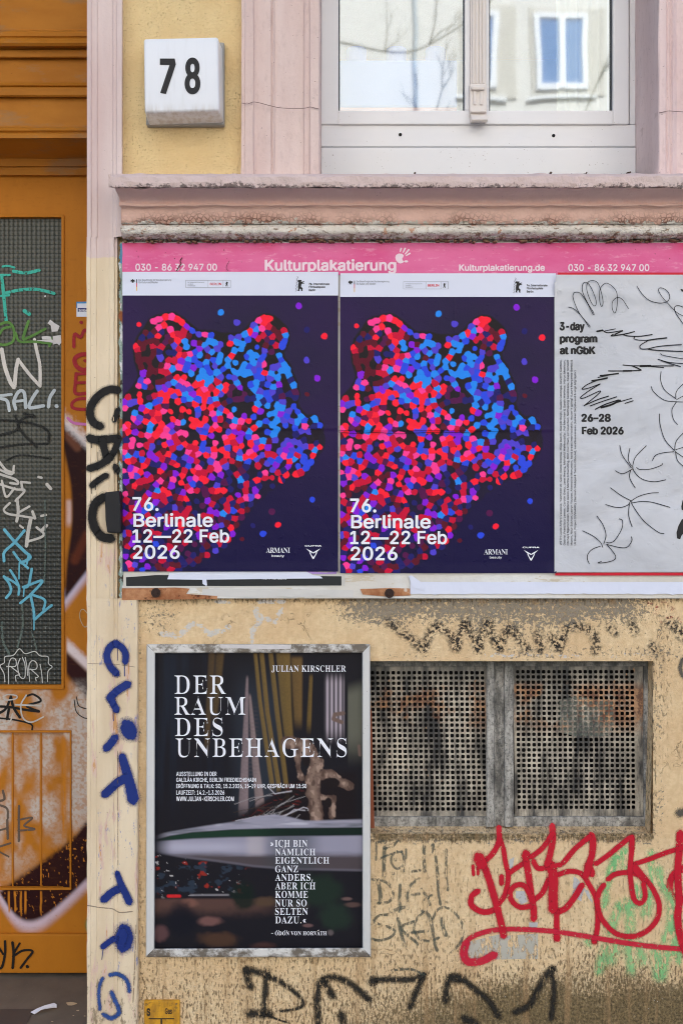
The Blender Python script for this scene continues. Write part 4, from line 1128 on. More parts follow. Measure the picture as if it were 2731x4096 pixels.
def pick(x, y):
    px = (x - 480) / .5612; py = (y - 1080) / .5612          # photo zoom coordinates
    w = dict(red=1.0, crim=.5, pink=1.0, blue=.25, royal=.3, indigo=.45, viol=.45, maroon=.15, plum=.1, navy=.1)
    bl = 5 * g(px, py, 740, 600, 230, 140) + 5.5 * g(px, py, 1000, 690, 210, 180) + 5 * g(px, py, 1120, 900, 120, 220) + 1.2 * g(px, py, 520, 740, 150, 80) + 2 * g(px, py, 1330, 1090, 110, 60)
    w['blue'] += bl * 1.5; w['royal'] += bl * .5; w['indigo'] += bl * .45
    if bl > 1.5: w['red'] *= .25; w['pink'] *= .25; w['crim'] *= .1
    rim = max(g(px, py, 330, 390, 160, 70), g(px, py, 1060, 400, 120, 60)); w['red'] += 4 * rim; w['pink'] += 3 * rim
    dk = max(g(px, py, 250, 590, 120, 160), g(px, py, 1070, 500, 80, 64)); w['maroon'] += 9 * dk; w['crim'] += 3 * dk; w['plum'] += 4 * dk; w['navy'] += 2.5 * dk
    if dk > .4: w['pink'] *= .1; w['blue'] *= .1; w['red'] *= .4
    ey = g(px, py, 860, 920, 80, 50) + g(px, py, 1160, 890, 60, 50); w['navy'] += 10 * ey; w['plum'] += 5 * ey; w['black'] = 7 * ey
    ns = g(px, py, 1350, 1180, 70, 60); w['navy'] += 8 * ns; w['black'] += 6 * ns
    mz = g(px, py, 1200, 1280, 160, 110); w['indigo'] += 3 * mz; w['royal'] += 2 * mz; w['navy'] += 1.2 * mz; w['viol'] += mz
    lo = max(0, min(1, (py - 1250) / 600)); w['crim'] += 2.4 * lo; w['maroon'] += 2.0 * lo; w['navy'] += 2.3 * lo; w['plum'] += 1.3 * lo; w['viol'] += 1.1 * lo; w['pink'] *= 1 - .8 * lo; w['blue'] *= 1 - .9 * lo; w['red'] *= 1 - .3 * lo
    ed = max(0, min(1, (py - 1850) / 200)); w['navy'] += 2 * ed; w['black'] += 1.4 * ed
    le = max(0, 1 - px / 90) * max(0, min(1, (py - 700) / 100)) * max(0, 1 - abs(py - 830) / 120); w['navy'] += 4 * le
    if dk > .3 and rd.random() < .8: w = dict(maroon=6, crim=3, plum=3, navy=2.2, red=.5, black=2)
    if ey > .35 and rd.random() < .85: w = dict(navy=5, plum=2, black=5)
    if ns > .4 and rd.random() < .8: w = dict(navy=5, black=4, maroon=1.5)
    k = list(w); return rd.choices(k, [w[q] for q in k])[0]
seeds = []; cell = {}; MIN = 20.2
def okp(x, y, md):
    ci, cj = int(x // 25), int(y // 25)
    for i in range(ci - 2, ci + 3):
        for j in range(cj - 2, cj + 3):
            for s_ in cell.get((i, j), ()):
                if math.hypot(s_[0] - x, s_[1] - y) < md: return False
    return True
P_ = np.array(sil + sil[:1]); cen = 0.0
for (ax, ay), (bx2, by2) in zip(P_[:-1], P_[1:]):      # a row of dots just inside the outline first
    L_ = math.hypot(bx2 - ax, by2 - ay)
    for q in range(max(1, int(L_ / 8))):
        t_ = q / max(1, int(L_ / 8)); nx_, ny_ = -(by2 - ay) / L_, (bx2 - ax) / L_
        x, y = ax + (bx2 - ax) * t_ + nx_ * 9, ay + (by2 - ay) * t_ + ny_ * 9
        if x > 492 and 1240 < y < 1660 and okp(x, y, MIN):
            s_ = (x, y, rd.uniform(11, 14)); seeds.append(s_); cell.setdefault((int(x // 25), int(y // 25)), []).append(s_)
tries = 0
while tries < 26000:
    tries += 1
    x, y = rd.uniform(484, 1330), rd.uniform(1245, 2292)
    if inside(x, y) and okp(x, y, MIN):
        s_ = (x, y, rd.uniform(10.2, 13.6)); seeds.append(s_); cell.setdefault((int(x // 25), int(y // 25)), []).append(s_)
cols = [PAL[pick(s_[0], s_[1])] for s_ in seeds]
keep = [rd.random() > .09 for _ in seeds]; NBEAR = len(seeds)
stray = [(P5, 720, 302, 24, 'blue'), (P5, 833, 375, 26, 'indigo'), (P5, 1273, 254, 23, 'viol'), (P5, 1330, 428, 22, 'navy'), (P5, 1457, 473, 22, 'red'), (P5, 1328, 644, 22, 'indigo'), (P5, 1407, 770, 24, 'viol'), (P5, 1333, 886, 18, 'maroon'), (P5, 134, 387, 18, 'red'), (P5, 115, 538, 20, 'red'),
         (P6, 1367, 533, 21, 'royal'), (P6, 1085, 617, 22, 'plum'), (P6, 1127, 713, 22, 'red'), (P6, 1018, 774, 21, 'royal'), (P6, 948, 716, 18, 'navy'), (P6, 1155, 392, 17, 'navy'), (P6, 870, 815, 16, 'maroon')]
for v, a, b, r, c in stray:
    q = v([(a, b)])[0]; seeds.append((q[0], q[1], r * .5612)); cols.append(PAL[c]); keep.append(True)
def clip(poly, nx, ny, d):
    out = []
    for i in range(len(poly)):
        p, q = poly[i], poly[(i + 1) % len(poly)]
        a = p[0] * nx + p[1] * ny - d; b = q[0] * nx + q[1] * ny - d
        if a <= 0: out.append(p)
        if a * b < 0: t = a / (a - b); out.append((p[0] + (q[0] - p[0]) * t, p[1] + (q[1] - p[1]) * t))
    return out
bear = np.zeros((1, 1))
def dots(gx, gy):
    wx = gx + 7 * (fbm(gx / 26, gy / 26, 91, 2) - .5); wy = gy + 7 * (fbm(gx / 26, gy / 26, 95, 2) - .5)
    F = np.zeros(gx.shape); best = np.full(gx.shape, 1e9); idx = np.zeros(gx.shape, int); gr = np.zeros(gx.shape)
    xs = gx[0]; ys = gy[:, 0]
    for i, (x, y, r) in enumerate(seeds):
        i0, i1 = np.searchsorted(xs, (x - 44, x + 44)); j0, j1 = np.searchsorted(ys, (y - 44, y + 44))
        if i0 == i1 or j0 == j1: continue
        sl_ = (slice(j0, j1), slice(i0, i1)); d2 = (wx[sl_] - x) ** 2 + (wy[sl_] - y) ** 2
        if i < NBEAR: gr[sl_] += np.exp(-d2 / 500)
        if not keep[i]: continue
        F[sl_] += np.exp(-d2 * (.94 if i < NBEAR else .9) / r ** 2)
        m_ = d2 < best[sl_]; best[sl_] = np.where(m_, d2, best[sl_]); idx[sl_] = np.where(m_, i, idx[sl_])
    n = fbm(gx / 260, gy / 260, 41, 3)[..., None]; dn = sstep(1500, 2250, gy)[..., None]
    bgc = linA((32, 28, 54)) * (1 - n) + linA((48, 26, 78)) * n; bgc = bgc * (1 - dn) + linA((20, 14, 62)) * dn
    gr = sstep(.5, 1.0, gr)[..., None] * (1 - .8 * dn); bgc = bgc * (1 - gr) + linA((30, 25, 30)) * gr
    a = sstep(.37, .46, F)[..., None]
    return bgc * (1 - a) + linA(np.array(cols))[idx] * a
mb = MB(); grid(mb, 491, 1352, 1182.5, 2286, 2.4, p1, dots); mb.build('dot_picture', MAT['print'], FP, True)
mb = MB()
for s_, b in (('76.', (90, 513, 277, 614)), ('Berlinale', (97, 627, 664, 728)), ('12—22 Feb', (90, 742, 780, 840)), ('2026', (93, 855, 427, 955))): text(mb, s_, bx(P6, *b), p3, SANS, .019, .017, res=5)
mb.build('lettering', MAT['ink_white'], FP)
mb = MB(); text(mb, 'ARMANI', bx(P6, 1041, 874, 1212, 912), p3, SERIF, -.012, 0, res=3, space=.92); text(mb, 'beauty', bx(P6, 1082, 924, 1170, 945), p3, SANS, .008); text(mb, 'CUPRA', bx(P6, 1316, 856, 1437, 867), p3, SANS, .03)
for sgn in (1, -1):
    f = lambda x, y: P6([(1377 + sgn * (x - 1377), y)])[0]
    npoly(mb, [f(1428, 880), f(1395, 897), f(1372 + 9, 905), f(1377, 912), f(1377, 916), f(1392, 908), f(1398, 916), f(1385, 950), f(1377, 956), f(1377, 935), f(1388, 918), f(1377, 925), f(1377, 928)][:6] + [f(1404, 904)], p3)
    npoly(mb, [f(1404, 904), f(1396, 908), f(1391, 924), f(1377, 942), f(1377, 957), f(1383, 952), f(1402, 915)], p3)
mb.build('sponsor_mark', MAT['ink_white'], FP)
def copy_tree(o, parent=None):
    c = o.copy(); COL.objects.link(c); c.parent = parent
    for ch in o.children: copy_tree(ch, c)
    return c
FP2 = copy_tree(FP); FP2.name = 'film_poster'
FP2.location = Vector(FP.location) + Vector((861 * S, -.0012, -6 * S))
mb = MB(); stroke(mb, view(0, 0, 1), [(1354, 1728), (1420, 1734), (1500, 1730), (1600, 1735), (1740, 1729), (1900, 1732)], 5, PY - .0045, 8); stroke(mb, view(0, 0, 1), [(1354, 1722), (1500, 1724), (1720, 1722), (2000, 1726)], 3, PY - .0046, 8)
cr_ = mb.build('crease_shade', paint('paper crease', (20, 14, 24), .8, .3, .75), FP2)  # flat dark ribbons painted on as the shade of a fold
FP2['label'] = 'right of the two dotted bear film posters, touching the pale grey poster'

# ------------------------------------------------------------------ grey programme poster
GP = empty('programme_poster', W(2640, 2288, PY), 'pale grey poster with thin black line drawings and red lower margin', 'poster')
def g_y(x, y):
    x = np.asarray(x, float); y = np.asarray(y, float)
    z = PY - .006 + .013 * (fbm(x / 210, y / 180, 55, 3) - .5) + .0035 * (fbm(x / 60 + y / 90, y / 50, 57, 3) - .5)
    dgl = (x - 2290) * .62 + (y - 2010) * .78
    z = z - .006 * np.exp(-(dgl / 60) ** 2) * sstep(2620, 2500, x) - .010 * sstep(70, 0, (x - 2216) * .8 + (y - 1098)) - .004 * np.exp(-((y - 1150 - .1 * (x - 2216)) / 26) ** 2)
    return np.minimum(z, BY - .002)
g1 = lambda x, y: g_y(x, y) - .0012
mb = MB(); grid(mb, 2216, 3060, 1099, 2289, 7, g_y, None, lambda x, y: (x - 2216) * 1.5 + (y - 1099) * .16 < 14 * max(0, 1 - (y - 1099) / 110)); gs = mb.build('sheet', MAT['silver'], GP, True)
mb = MB(); grid(mb, 2219, 3062, 2290, 2302, 12, BY - .006); grid(mb, 2230, 3060, 1090, 1099, 9, BY - .004); mb.build('red_margin', simple('red paper margin', (206, 24, 50), .5, .05), GP)
mb = MB()
for s_, b, v in (('3-day', (107, 612, 405, 740), G7), ('program', (108, 782, 555, 885), G7), ('at nGbK', (108, 898, 532, 998), G7), ('26–28', (363, 1697, 713, 1795), G7), ('Feb 2026', (370, 17, 865, 115), G8)): text(mb, s_, bx(v, *b), g1, SANS, .052, .034, res=4)
text(mb, 'with', (2719, 1152, 2790, 1167), g1, SANS, .05)
mb.build('lettering', MAT['ink_black'], GP)
mb = MB()
LN = ['WITH Lucía Alfaro Valencia, Yasmeen Al-Qaisi, Elena Biserna, Mirja Busch, Rüzgâr Buşki, Suelen Calonga, Saverio Cantoni,',
      'Gabriel Francisco Lemos, Carolin Genz, Jane Hwang, Mahshid Mahboubifar, Pol Merchan & Sarah Martinus, Harun Morrison,',
      'Pitchaya Ngamcharoen, Marlene Oeken & Martha Schwindling, Minh Duc Pham, Liz Rosenfeld, Natthapong Samakkaew, Kaspar Schmidt',
      "Mumm, Nour Sokhon, Lauryn Youden, Alternative Monument, hand breast heart kollektiv, House' it going? (Laura Margarete Bertelt &",
      'Uli Kneisl), Project In/Visibility (Samirah Siddiqui & Tasnim Elboute), ssssSssssssssss (Ashkan Sepahvand & virgil b/g taylor)']
for i, s_ in enumerate(LN):
    x0 = 2200 + (108, 152, 192, 235, 277)[i] * .3386
    text(mb, s_, (x0, 1439 if i < 4 else 1482, x0 + 10.5, 2181), g1, SANS, .006, res=1, rot=90)
mb.build('name_list', MAT['ink_black'], GP)
LB = paint('black brush line', (26, 26, 28), .12)
mb = MB(); gl = lambda x, y: g_y(x, y) - .0004
for pts in ([(215, 438), (270, 455), (335, 510), (400, 590), (455, 672), (465, 660), (400, 585), (330, 490), (270, 340), (275, 275), (320, 262), (370, 290), (440, 400), (505, 525), (510, 505), (440, 390), (380, 260), (380, 170), (410, 145), (450, 165), (500, 250), (540, 370), (525, 425), (480, 380), (430, 240), (440, 150), (490, 125), (550, 145), (590, 230), (620, 370), (605, 432), (582, 370), (585, 230), (640, 160), (700, 170), (770, 240), (790, 330), (780, 460), (755, 508), (728, 450), (735, 370), (790, 325), (850, 350), (920, 455)],
            [(1020, 190), (1080, 280), (1170, 360), (1290, 390), (1380, 370), (1408, 310), (1370, 240), (1300, 210), (1275, 240), (1320, 320), (1400, 410), (1490, 500), (1568, 545)], [(1568, 440), (1510, 420), (1465, 440), (1480, 510), (1568, 640)],
            [(1305, 1200), (1300, 1300), (1350, 1420), (1480, 1520)], [(1187, 1375), (1220, 1440), (1340, 1535), (1480, 1555), (1600, 1560)], [(1480, 1520), (1490, 1430), (1600, 1310)], [(1490, 1530), (1600, 1470)], [(1485, 1560), (1435, 1650), (1450, 1760), (1500, 1825)]):
    stroke(mb, G7, pts, 8, gl, 3)
for pts in ([(1285, 1700 - 1831), (1295, 0), (1350, 170), (1460, 300)], [(1465, 300), (1485, 190), (1580, 80)], [(1480, 290), (1580, 260)], [(1480, 320), (1580, 390)], [(1475, 310), (1500, 420), (1580, 500)], [(1455, 315), (1320, 330), (1240, 360), (1203, 418)],
            [(818, 242), (850, 360), (955, 505)], [(937, 275), (918, 400), (955, 485)], [(1130, 245), (1010, 370), (978, 450), (975, 520), (1030, 600), (1110, 650), (1230, 670), (1358, 648)], [(975, 515), (870, 572), (810, 565), (768, 540)], [(1015, 503), (1060, 525), (1180, 520), (1310, 475), (1318, 455)], [(945, 540), (932, 600), (950, 660), (1000, 742)],
            [(710, 742), (830, 830), (950, 895)], [(1275, 800), (1180, 805), (1050, 840), (950, 900), (920, 940), (850, 970), (760, 970), (652, 940)], [(965, 920), (1080, 903), (1210, 915), (1410, 972)], [(960, 905), (970, 950), (1100, 1130), (1270, 1265), (1340, 1282)], [(932, 930), (922, 1060), (962, 1200)],
            [(548, 1075), (620, 1180), (655, 1300), (630, 1405)], [(380, 1250), (500, 1310), (590, 1385), (617, 1445)], [(812, 1108), (850, 1130), (840, 1230), (760, 1360), (700, 1392), (660, 1385)], [(955, 1320), (960, 1370), (910, 1440), (840, 1450), (740, 1430), (660, 1408)], [(665, 1412), (740, 1500), (770, 1560), (740, 1600), (640, 1625), (560, 1630), (600, 1612)], [(588, 1432), (500, 1465), (445, 1520), (435, 1580), (457, 1637)]):
    stroke(mb, G8, pts, 9, gl, 3)
for pts, w in (([(550, 725), (615, 712)], 22), ([(640, 720), (765, 695)], 10), ([(620, 715), (680, 740), (850, 715)], 12), ([(760, 760), (850, 718)], 16), ([(740, 760), (720, 778), (880, 755), (990, 728)], 14), ([(860, 765), (930, 780), (1060, 782), (1200, 762)], 13), ([(1000, 785), (985, 810), (1050, 828), (1180, 830)], 10), ([(1140, 832), (1250, 815), (1372, 802)], 16), ([(1140, 840), (1060, 890), (1070, 930), (1150, 930), (1260, 905), (1400, 890), (1545, 882)], 12), ([(1150, 935), (1280, 950), (1568, 962)], 13), ([(1300, 985), (1340, 1010), (1568, 1050)], 8), ([(1270, 1055), (1400, 1090), (1568, 1105)], 10), ([(1310, 1070), (1430, 1110), (1535, 1140)], 12),
              ([(855, 1122), (960, 1130), (1200, 1132), (1450, 1132)], 12), ([(1060, 1135), (1180, 1132)], 26), ([(1180, 1140), (1335, 1152)], 11), ([(960, 1130), (1030, 1160), (1070, 1182)], 16), ([(685, 1192), (860, 1192), (1060, 1186)], 13), ([(860, 1192), (960, 1190)], 20), ([(590, 1248), (700, 1235), (800, 1222)], 18), ([(560, 1270), (700, 1240)], 10), ([(490, 1308), (580, 1295), (670, 1275)], 20), ([(560, 1300), (440, 1350), (372, 1405), (450, 1395), (585, 1345)], 12), ([(585, 1348), (450, 1430), (355, 1505), (400, 1510), (580, 1430), (560, 1470), (400, 1600)], 12), ([(400, 1600), (560, 1530), (685, 1490)], 14), ([(470, 1605), (620, 1550), (780, 1498)], 13), ([(530, 1645), (640, 1590), (800, 1535)], 15), ([(600, 1625), (720, 1590), (820, 1540)], 24), ([(770, 1570), (960, 1515)], 11), ([(880, 1575), (975, 1545)], 13)):
    stroke(mb, G7, pts, w, gl, 3)
mb.build('line_drawing', LB, GP)
mb = MB(); npoly(mb, G8([(1600, 860), (1560, 890), (1545, 960), (1550, 1005), (1600, 1000)]), g1); npoly(mb, G8([(1600, 1100), (1550, 1115), (1510, 1190), (1488, 1270), (1495, 1340), (1530, 1350), (1545, 1310), (1600, 1240)]), g1)
mb.build('black_shape', MAT['ink_black'], GP)

# ------------------------------------------------------------------ display case with the exhibition poster
CASE = empty('display_case', W(1034, 3829, -.01), 'aluminium snap frame display case left of the basement grilles', 'display case')
FYF, FYB = -.026, -.001
def rail(name, pts, mat, prof):
    """mitred rail: pts outer edge a-b and inner edge c-d, prof (t, depth)"""
    (a, b), (c, d) = pts; mb = MB(); vs = []; fs = []; m_ = len(prof); n = 24
    for i in range(n + 1):
        for t, y in prof:
            u = i / n
            x = (a[0] + (b[0] - a[0]) * u) * (1 - t) + (c[0] + (d[0] - c[0]) * u) * t; yy = (a[1] + (b[1] - a[1]) * u) * (1 - t) + (c[1] + (d[1] - c[1]) * u) * t
            vs.append(W(x, yy, y))
    for i in range(n):
        for j in range(m_ - 1): p = i * m_ + j; fs.append((p, p + 1, p + m_ + 1, p + m_))
    fs += [tuple(range(m_)), tuple(n * m_ + j for j in reversed(range(m_)))]
    mb.add(vs, fs); return mb.build(name, mat, CASE, False)
pr = [(0, FYB), (.02, -.020), (.07, -.0245), (.18, FYF), (.82, FYF), (.93, -.0245), (.98, -.020), (1, -.009)]
OT = [(587, 2576), (1480, 2576), (1483, 3829), (584, 3829)]; IN = [(622, 2613), (1448, 2612), (1449, 3790), (619, 3793)]
sh = 1.6
rail('frame_rail', (((OT[0][0] + sh, OT[0][1]), (OT[1][0] - sh, OT[1][1])), (IN[0], IN[1])), MAT['framedirt'], pr)
rail('frame_rail', (((OT[1][0], OT[1][1] + sh), (OT[2][0], OT[2][1] - sh)), (IN[1], IN[2])), MAT['frame'], pr)
rail('frame_rail', (((OT[2][0] - sh, OT[2][1]), (OT[3][0] + sh, OT[3][1])), (IN[2], IN[3])), MAT['framedirt'], pr)
rail('frame_rail', (((OT[3][0], OT[3][1] - sh), (OT[0][0], OT[0][1] + sh)), (IN[3], IN[0])), MAT['frame'], pr)
mb = MB(); nbox(mb, 592, 1476, 2582, 3824, -.006, -.002); mb.build('back_panel', MAT['hole'], CASE)
mb = MB(); npoly(mb, F1([(536, 62), (1010, 64), (1006, 92), (880, 96), (700, 90), (540, 86)]), -.0272); st = mb.build('old_sticker', simple('worn white label', (206, 202, 202), .6, .14, 70, speck=(120, 100, 96)), CASE)
EP = empty('exhibition_poster', W(1034, 3793, -.009), 'dark exhibition poster with white serif title inside the aluminium display case', 'poster')
EY = -.0085
def exh(x, y):
    fx = (x - 560) / .5995; fy = (y - 2540) / .5995
    n = fbm(fx / 60, fy / 60, 71); c = np.ones(x.shape + (3,)) * linA((30, 29, 35))
    def lay(a, col):
        nonlocal c
        a = np.clip(a, 0, 1)[..., None]; c = c * (1 - a) + linA(col) * a
    lay(.45 * sstep(.4, .7, fbm(fx / 45, fy / 900, 72)) * sstep(700, 200, fx) * sstep(1300, 900, fy), (34, 44, 60))
    lay(.8 * sstep(560, 720, fx) * sstep(1000, 860, fx) * sstep(120, 500, fy) * sstep(1260, 1100, fy), (46, 52, 62))
    def ip(v, p): return np.interp(v, [q[0] for q in p], [q[1] for q in p])
    def stripe(pts, w0, w1, col, a, y0, y1, soft=8):
        cx = ip(fy, [(q[1], q[0]) for q in pts]); w = ip(fy, [(pts[0][1], w0), (pts[-1][1], w1)])
        al = sstep(w / 2 + soft, w / 2 - soft * .4, np.abs(fx - cx)) * sstep(y0 - 20, y0 + 20, fy) * sstep(y1 + 60, y1 - 60, fy) * a
        sheen = .75 + .5 * (fx - cx + w / 2) / np.maximum(w, 1) * .5
        lay(al * np.clip(sheen + .2 * (vnoise(fx / 7, fy / 7, 5) - .5), 0, 1), col)
    gold = (120, 97, 54)
    stripe([(480, 130), (440, 830)], 34, 24, (92, 72, 44), .7, 80, 760, 12); stripe([(535, 130), (490, 640)], 44, 20, (96, 76, 46), .7, 80, 560, 14)
    stripe([(770, 130), (800, 440), (880, 990)], 18, 26, gold, .9, 80, 1010); stripe([(812, 130), (850, 520), (925, 1000)], 24, 26, gold, .9, 80, 1050); stripe([(872, 130), (915, 520), (985, 1080)], 26, 26, gold, .85, 80, 1120)
    stripe([(955, 130), (975, 480), (1000, 760)], 84, 44, gold, .85, 80, 700, 12); stripe([(1045, 150), (1055, 620)], 66, 40, (120, 94, 54), .8, 150, 590, 14); stripe([(1142, 240), (1124, 660)], 16, 26, (120, 96, 50), .8, 270, 620)
    # pale veil
    stripe([(716, 260), (690, 1160)], 8, 60, (140, 122, 124), .85, 280, 1170, 8); stripe([(730, 380), (775, 900), (800, 1120)], 10, 56, (150, 130, 128), .8, 400, 1170, 8)
    rib = .5 + .5 * np.sin(fy / 4.2); lay(.25 * rib * sstep(60, 20, np.abs(fx - 745)) * sstep(420, 560, fy) * sstep(1000, 900, fy), (96, 84, 88))
    pl = sstep(1225, 1240, fx) * sstep(1368, 1355, fx) * sstep(240, 330, fy) * sstep(740, 600, fy)
    lay(pl * (.55 + .45 * np.sin(fx / 4.6)), (176, 164, 174))
    lay(sstep(1380, 1392, fx) * sstep(300, 420, fy + .3 * (fx - 1390)) * sstep(900, 640, fy) * .85, (104, 104, 92))
    # dark tangle of stalks, then the clay figure
    tri_ = sstep(0, 60, fx - 600 - (1240 - fy) * 1.5) * sstep(1250, 1235, fy) * sstep(930, 1010, fy + .12 * (fx - 900)) * sstep(1480, 1400, fx)
    lay(tri_ * .9, (30, 24, 27)); lay(tri_ * sstep(.58, .7, fbm((fx + fy) / 60, (fy - fx * .2) / 14, 76)) * sstep(1150, 1000, fx), (92, 34, 32))
    for k in range(34):
        r_ = random.Random(k * 5 + 1); x0, y0 = r_.uniform(860, 1150), r_.uniform(1040, 1215); L = r_.uniform(90, 330); a = math.pi + r_.uniform(-.15, .75)
        p = [(x0, y0), (x0 + L * .5 * math.cos(a), y0 - L * .35 * math.sin(a) + 14), (x0 + L * math.cos(a), y0 - L * math.sin(a) + 60)]
        lay(sstep(4.0, .5, segdist(fx, fy, p)) * .8, r_.choice([(22, 20, 24), (18, 18, 22), (86, 36, 34), (150, 146, 148), (60, 48, 40)]))
    for p in ([(960, 1215), (1030, 1165), (1100, 1170)], [(900, 1225), (1000, 1190), (1090, 1150), (1130, 1160)], [(640, 1240), (760, 1215), (860, 1205)], [(1130, 1060), (1135, 1140), (1120, 1170)], [(850, 1010), (900, 1060), (1010, 1040)]): lay(sstep(6, 1, segdist(fx, fy, p)) * .8, (186, 182, 190))
    wob = 30 * (fbm(fx / 46, fy / 46, 77, 3) - .5)
    fig = np.minimum(np.minimum(segdist(fx, fy, [(1180, 850), (1150, 960), (1160, 1080), (1180, 1225)]) - 44, segdist(fx, fy, [(1180, 930), (1270, 930), (1340, 985), (1400, 1010)]) - 30), np.minimum(segdist(fx, fy, [(975, 710), (1040, 720), (1110, 740), (1150, 800)]) - 40, segdist(fx, fy, [(1050, 780), (1055, 870), (1070, 950)]) - 22))
    fig = np.minimum(fig, segdist(fx, fy, [(1210, 1080), (1290, 1090), (1280, 1210)]) - 20) + wob
    fm = sstep(5, -4, fig); body = sstep(0, 34, -fig); hi = fbm(fx / 34, fy / 52, 79, 3)
    lay(fm, (96, 76, 68)); lay(fm * body, (132, 110, 98)); lay(fm * sstep(.55, .7, hi) * .8, (76, 58, 52)); lay(fm * sstep(.40, .30, hi) * .6, (178, 152, 136))
    for cx, cy, rx, ry in ((1280, 985, 56, 34), (1255, 1115, 26, 34), (1275, 1050, 22, 20), (1110, 840, 26, 40)): lay(sstep(1.1, .85, np.hypot((fx - cx) / rx, (fy - cy) / ry) + wob / 60), (32, 26, 28))
    lay(sstep(18, 9, segdist(fx, fy, [(1355, 522), (1300, 530), (1290, 560), (1345, 582)])), (112, 92, 84)); lay(sstep(14, 6, segdist(fx, fy, [(1460, 740), (1466, 800)])), (112, 92, 84))
    # pale hull with green stripe, dimmer to the right
    top = ip(fx, [(100, 1340), (160, 1322), (300, 1297), (450, 1272), (620, 1248), (760, 1215), (900, 1198), (1000, 1215), (1100, 1240), (1300, 1236), (1480, 1230)]); gt = ip(fx, [(100, 1366), (200, 1340), (350, 1316), (620, 1298), (900, 1290), (1480, 1285)]); gb = ip(fx, [(100, 1378), (350, 1360), (600, 1350), (900, 1345), (1480, 1338)])
    bt = ip(fx, [(100, 1450), (180, 1462), (300, 1482), (520, 1508), (760, 1542), (1000, 1560), (1480, 1570)])
    hb = sstep(90, 240, fx); lum = fbm(fx / 260, fy / 30, 91, 3)
    lay(sstep(-8, 8, fy - top) * sstep(6, -6, fy - gt) * hb, (150, 148, 164)); lay(sstep(-8, 8, fy - top) * sstep(6, -6, fy - gt) * hb * sstep(.5, .8, lum) * .8, (92, 96, 104)); lay(sstep(-8, 8, fy - top) * sstep(-2, -30, fy - gt) * sstep(.45, .25, lum) * .7, (196, 194, 206))
    lay(sstep(-6, 6, fy - gt) * sstep(5, -5, fy - gb) * hb, (30, 54, 42)); lay(sstep(-6, 6, fy - gt) * sstep(5, -5, fy - gb) * sstep(700, 1000, fx) * .7, (22, 30, 30))
    hull = sstep(-8, 8, fy - gb) * sstep(14, -14, fy - bt) * hb; low_ = sstep(1440, 1490, fy + 26 * (lum - .5))
    lay(hull, (148, 146, 164)); lay(hull * sstep(60, 0, np.abs(fy - 1415)) * sstep(900, 500, fx) * .7, (178, 176, 194)); lay(hull * low_, (78, 70, 74)); lay(hull * sstep(240, 60, np.abs(fx - 1010)) * .65, (62, 68, 74)); lay(hull * sstep(90, 20, np.abs(fx - 770)) * (1 - low_) * .35, (196, 184, 182)); lay(hull * sstep(220, 110, fx) * .8, (60, 66, 78))
    # scraps, stones and floor below
    low = sstep(6, 20, fy - bt)
    sp = fbm(fx / 34, fy / 26, 83); lay(low * sstep(1820, 1700, fy) * sstep(760, 620, fx) * sstep(.66, .74, fbm(fx / 60, fy / 40, 83, 3)), (140, 44, 36)); lay(low * sstep(1780, 1700, fy) * sstep(760, 640, fx) * sstep(.60, .68, fbm(fx / 70, fy / 50, 85)), (44, 54, 68)); lay(low * sstep(1780, 1700, fy) * sstep(700, 600, fx) * sstep(.76, .8, fbm(fx / 30, fy / 22, 87, 3)), (176, 172, 174))
    lay(sstep(14, 6, segdist(fx, fy, [(190, 1742), (265, 1742)])), (200, 40, 44)); lay(sstep(9, 4, segdist(fx, fy, [(340, 1736), (590, 1734)])) * .8, (130, 126, 132))
    lay(sstep(1750, 1770, fy) * sstep(1900, 1800, fy + 40 * (n - .5)) * .9 * sstep(1000, 700, fx), (90, 66, 60))
    for cx, cy, rx, ry, col in ((330, 1790, 70, 34, (120, 84, 74)), (470, 1910, 90, 36, (118, 84, 80)), (520, 2030, 160, 60, (78, 56, 44)), (140, 1990, 60, 60, (92, 66, 68)), (840, 1780, 90, 40, (84, 66, 52)), (1060, 1800, 80, 40, (60, 58, 56)), (1380, 1760, 40, 14, (110, 88, 84)), (1420, 1800, 60, 20, (90, 70, 66)), (820, 2080, 90, 40, (70, 48, 46)), (1270, 1985, 24, 24, (96, 88, 90)), (1120, 1938, 40, 14, (110, 84, 84)), (1180, 1700, 200, 120, (34, 48, 40)), (1300, 1880, 120, 100, (36, 50, 42)), (690, 1740, 90, 110, (22, 34, 30)), (280, 1900, 110, 130, (24, 25, 34))):
        lay(.9 * sstep(1.15, .5, np.hypot((fx - cx) / rx, (fy - cy) / ry) + .5 * (n - .5)), col)
    return c
mb = MB(); grid(mb, 617, 1452, 2609, 3796, 3, EY, exh); mb.build('picture_sheet', MAT['casepic'], EP)
TY2 = EY - .0008
mb = MB()
for s_, b, v, bo in (('DER', (230, 270, 575, 393), F1, -.019), ('RAUM', (230, 411, 706, 535), F1, -.019), ('DES', (232, 551, 552, 677), F1, -.019), ('UNBEHAGENS', (238, 687, 1378, 817), F1, -.019)): text(mb, s_, bx(v, *b), TY2, SERIF, bo, 0, res=5, space=1.06)
mb.build('title', MAT['ink_white'], EP)
mb = MB()
text(mb, 'JULIAN KIRSCHLER', bx(F1, 878, 203, 1373, 250), TY2, SERIF, -.008, 0, space=1.05)
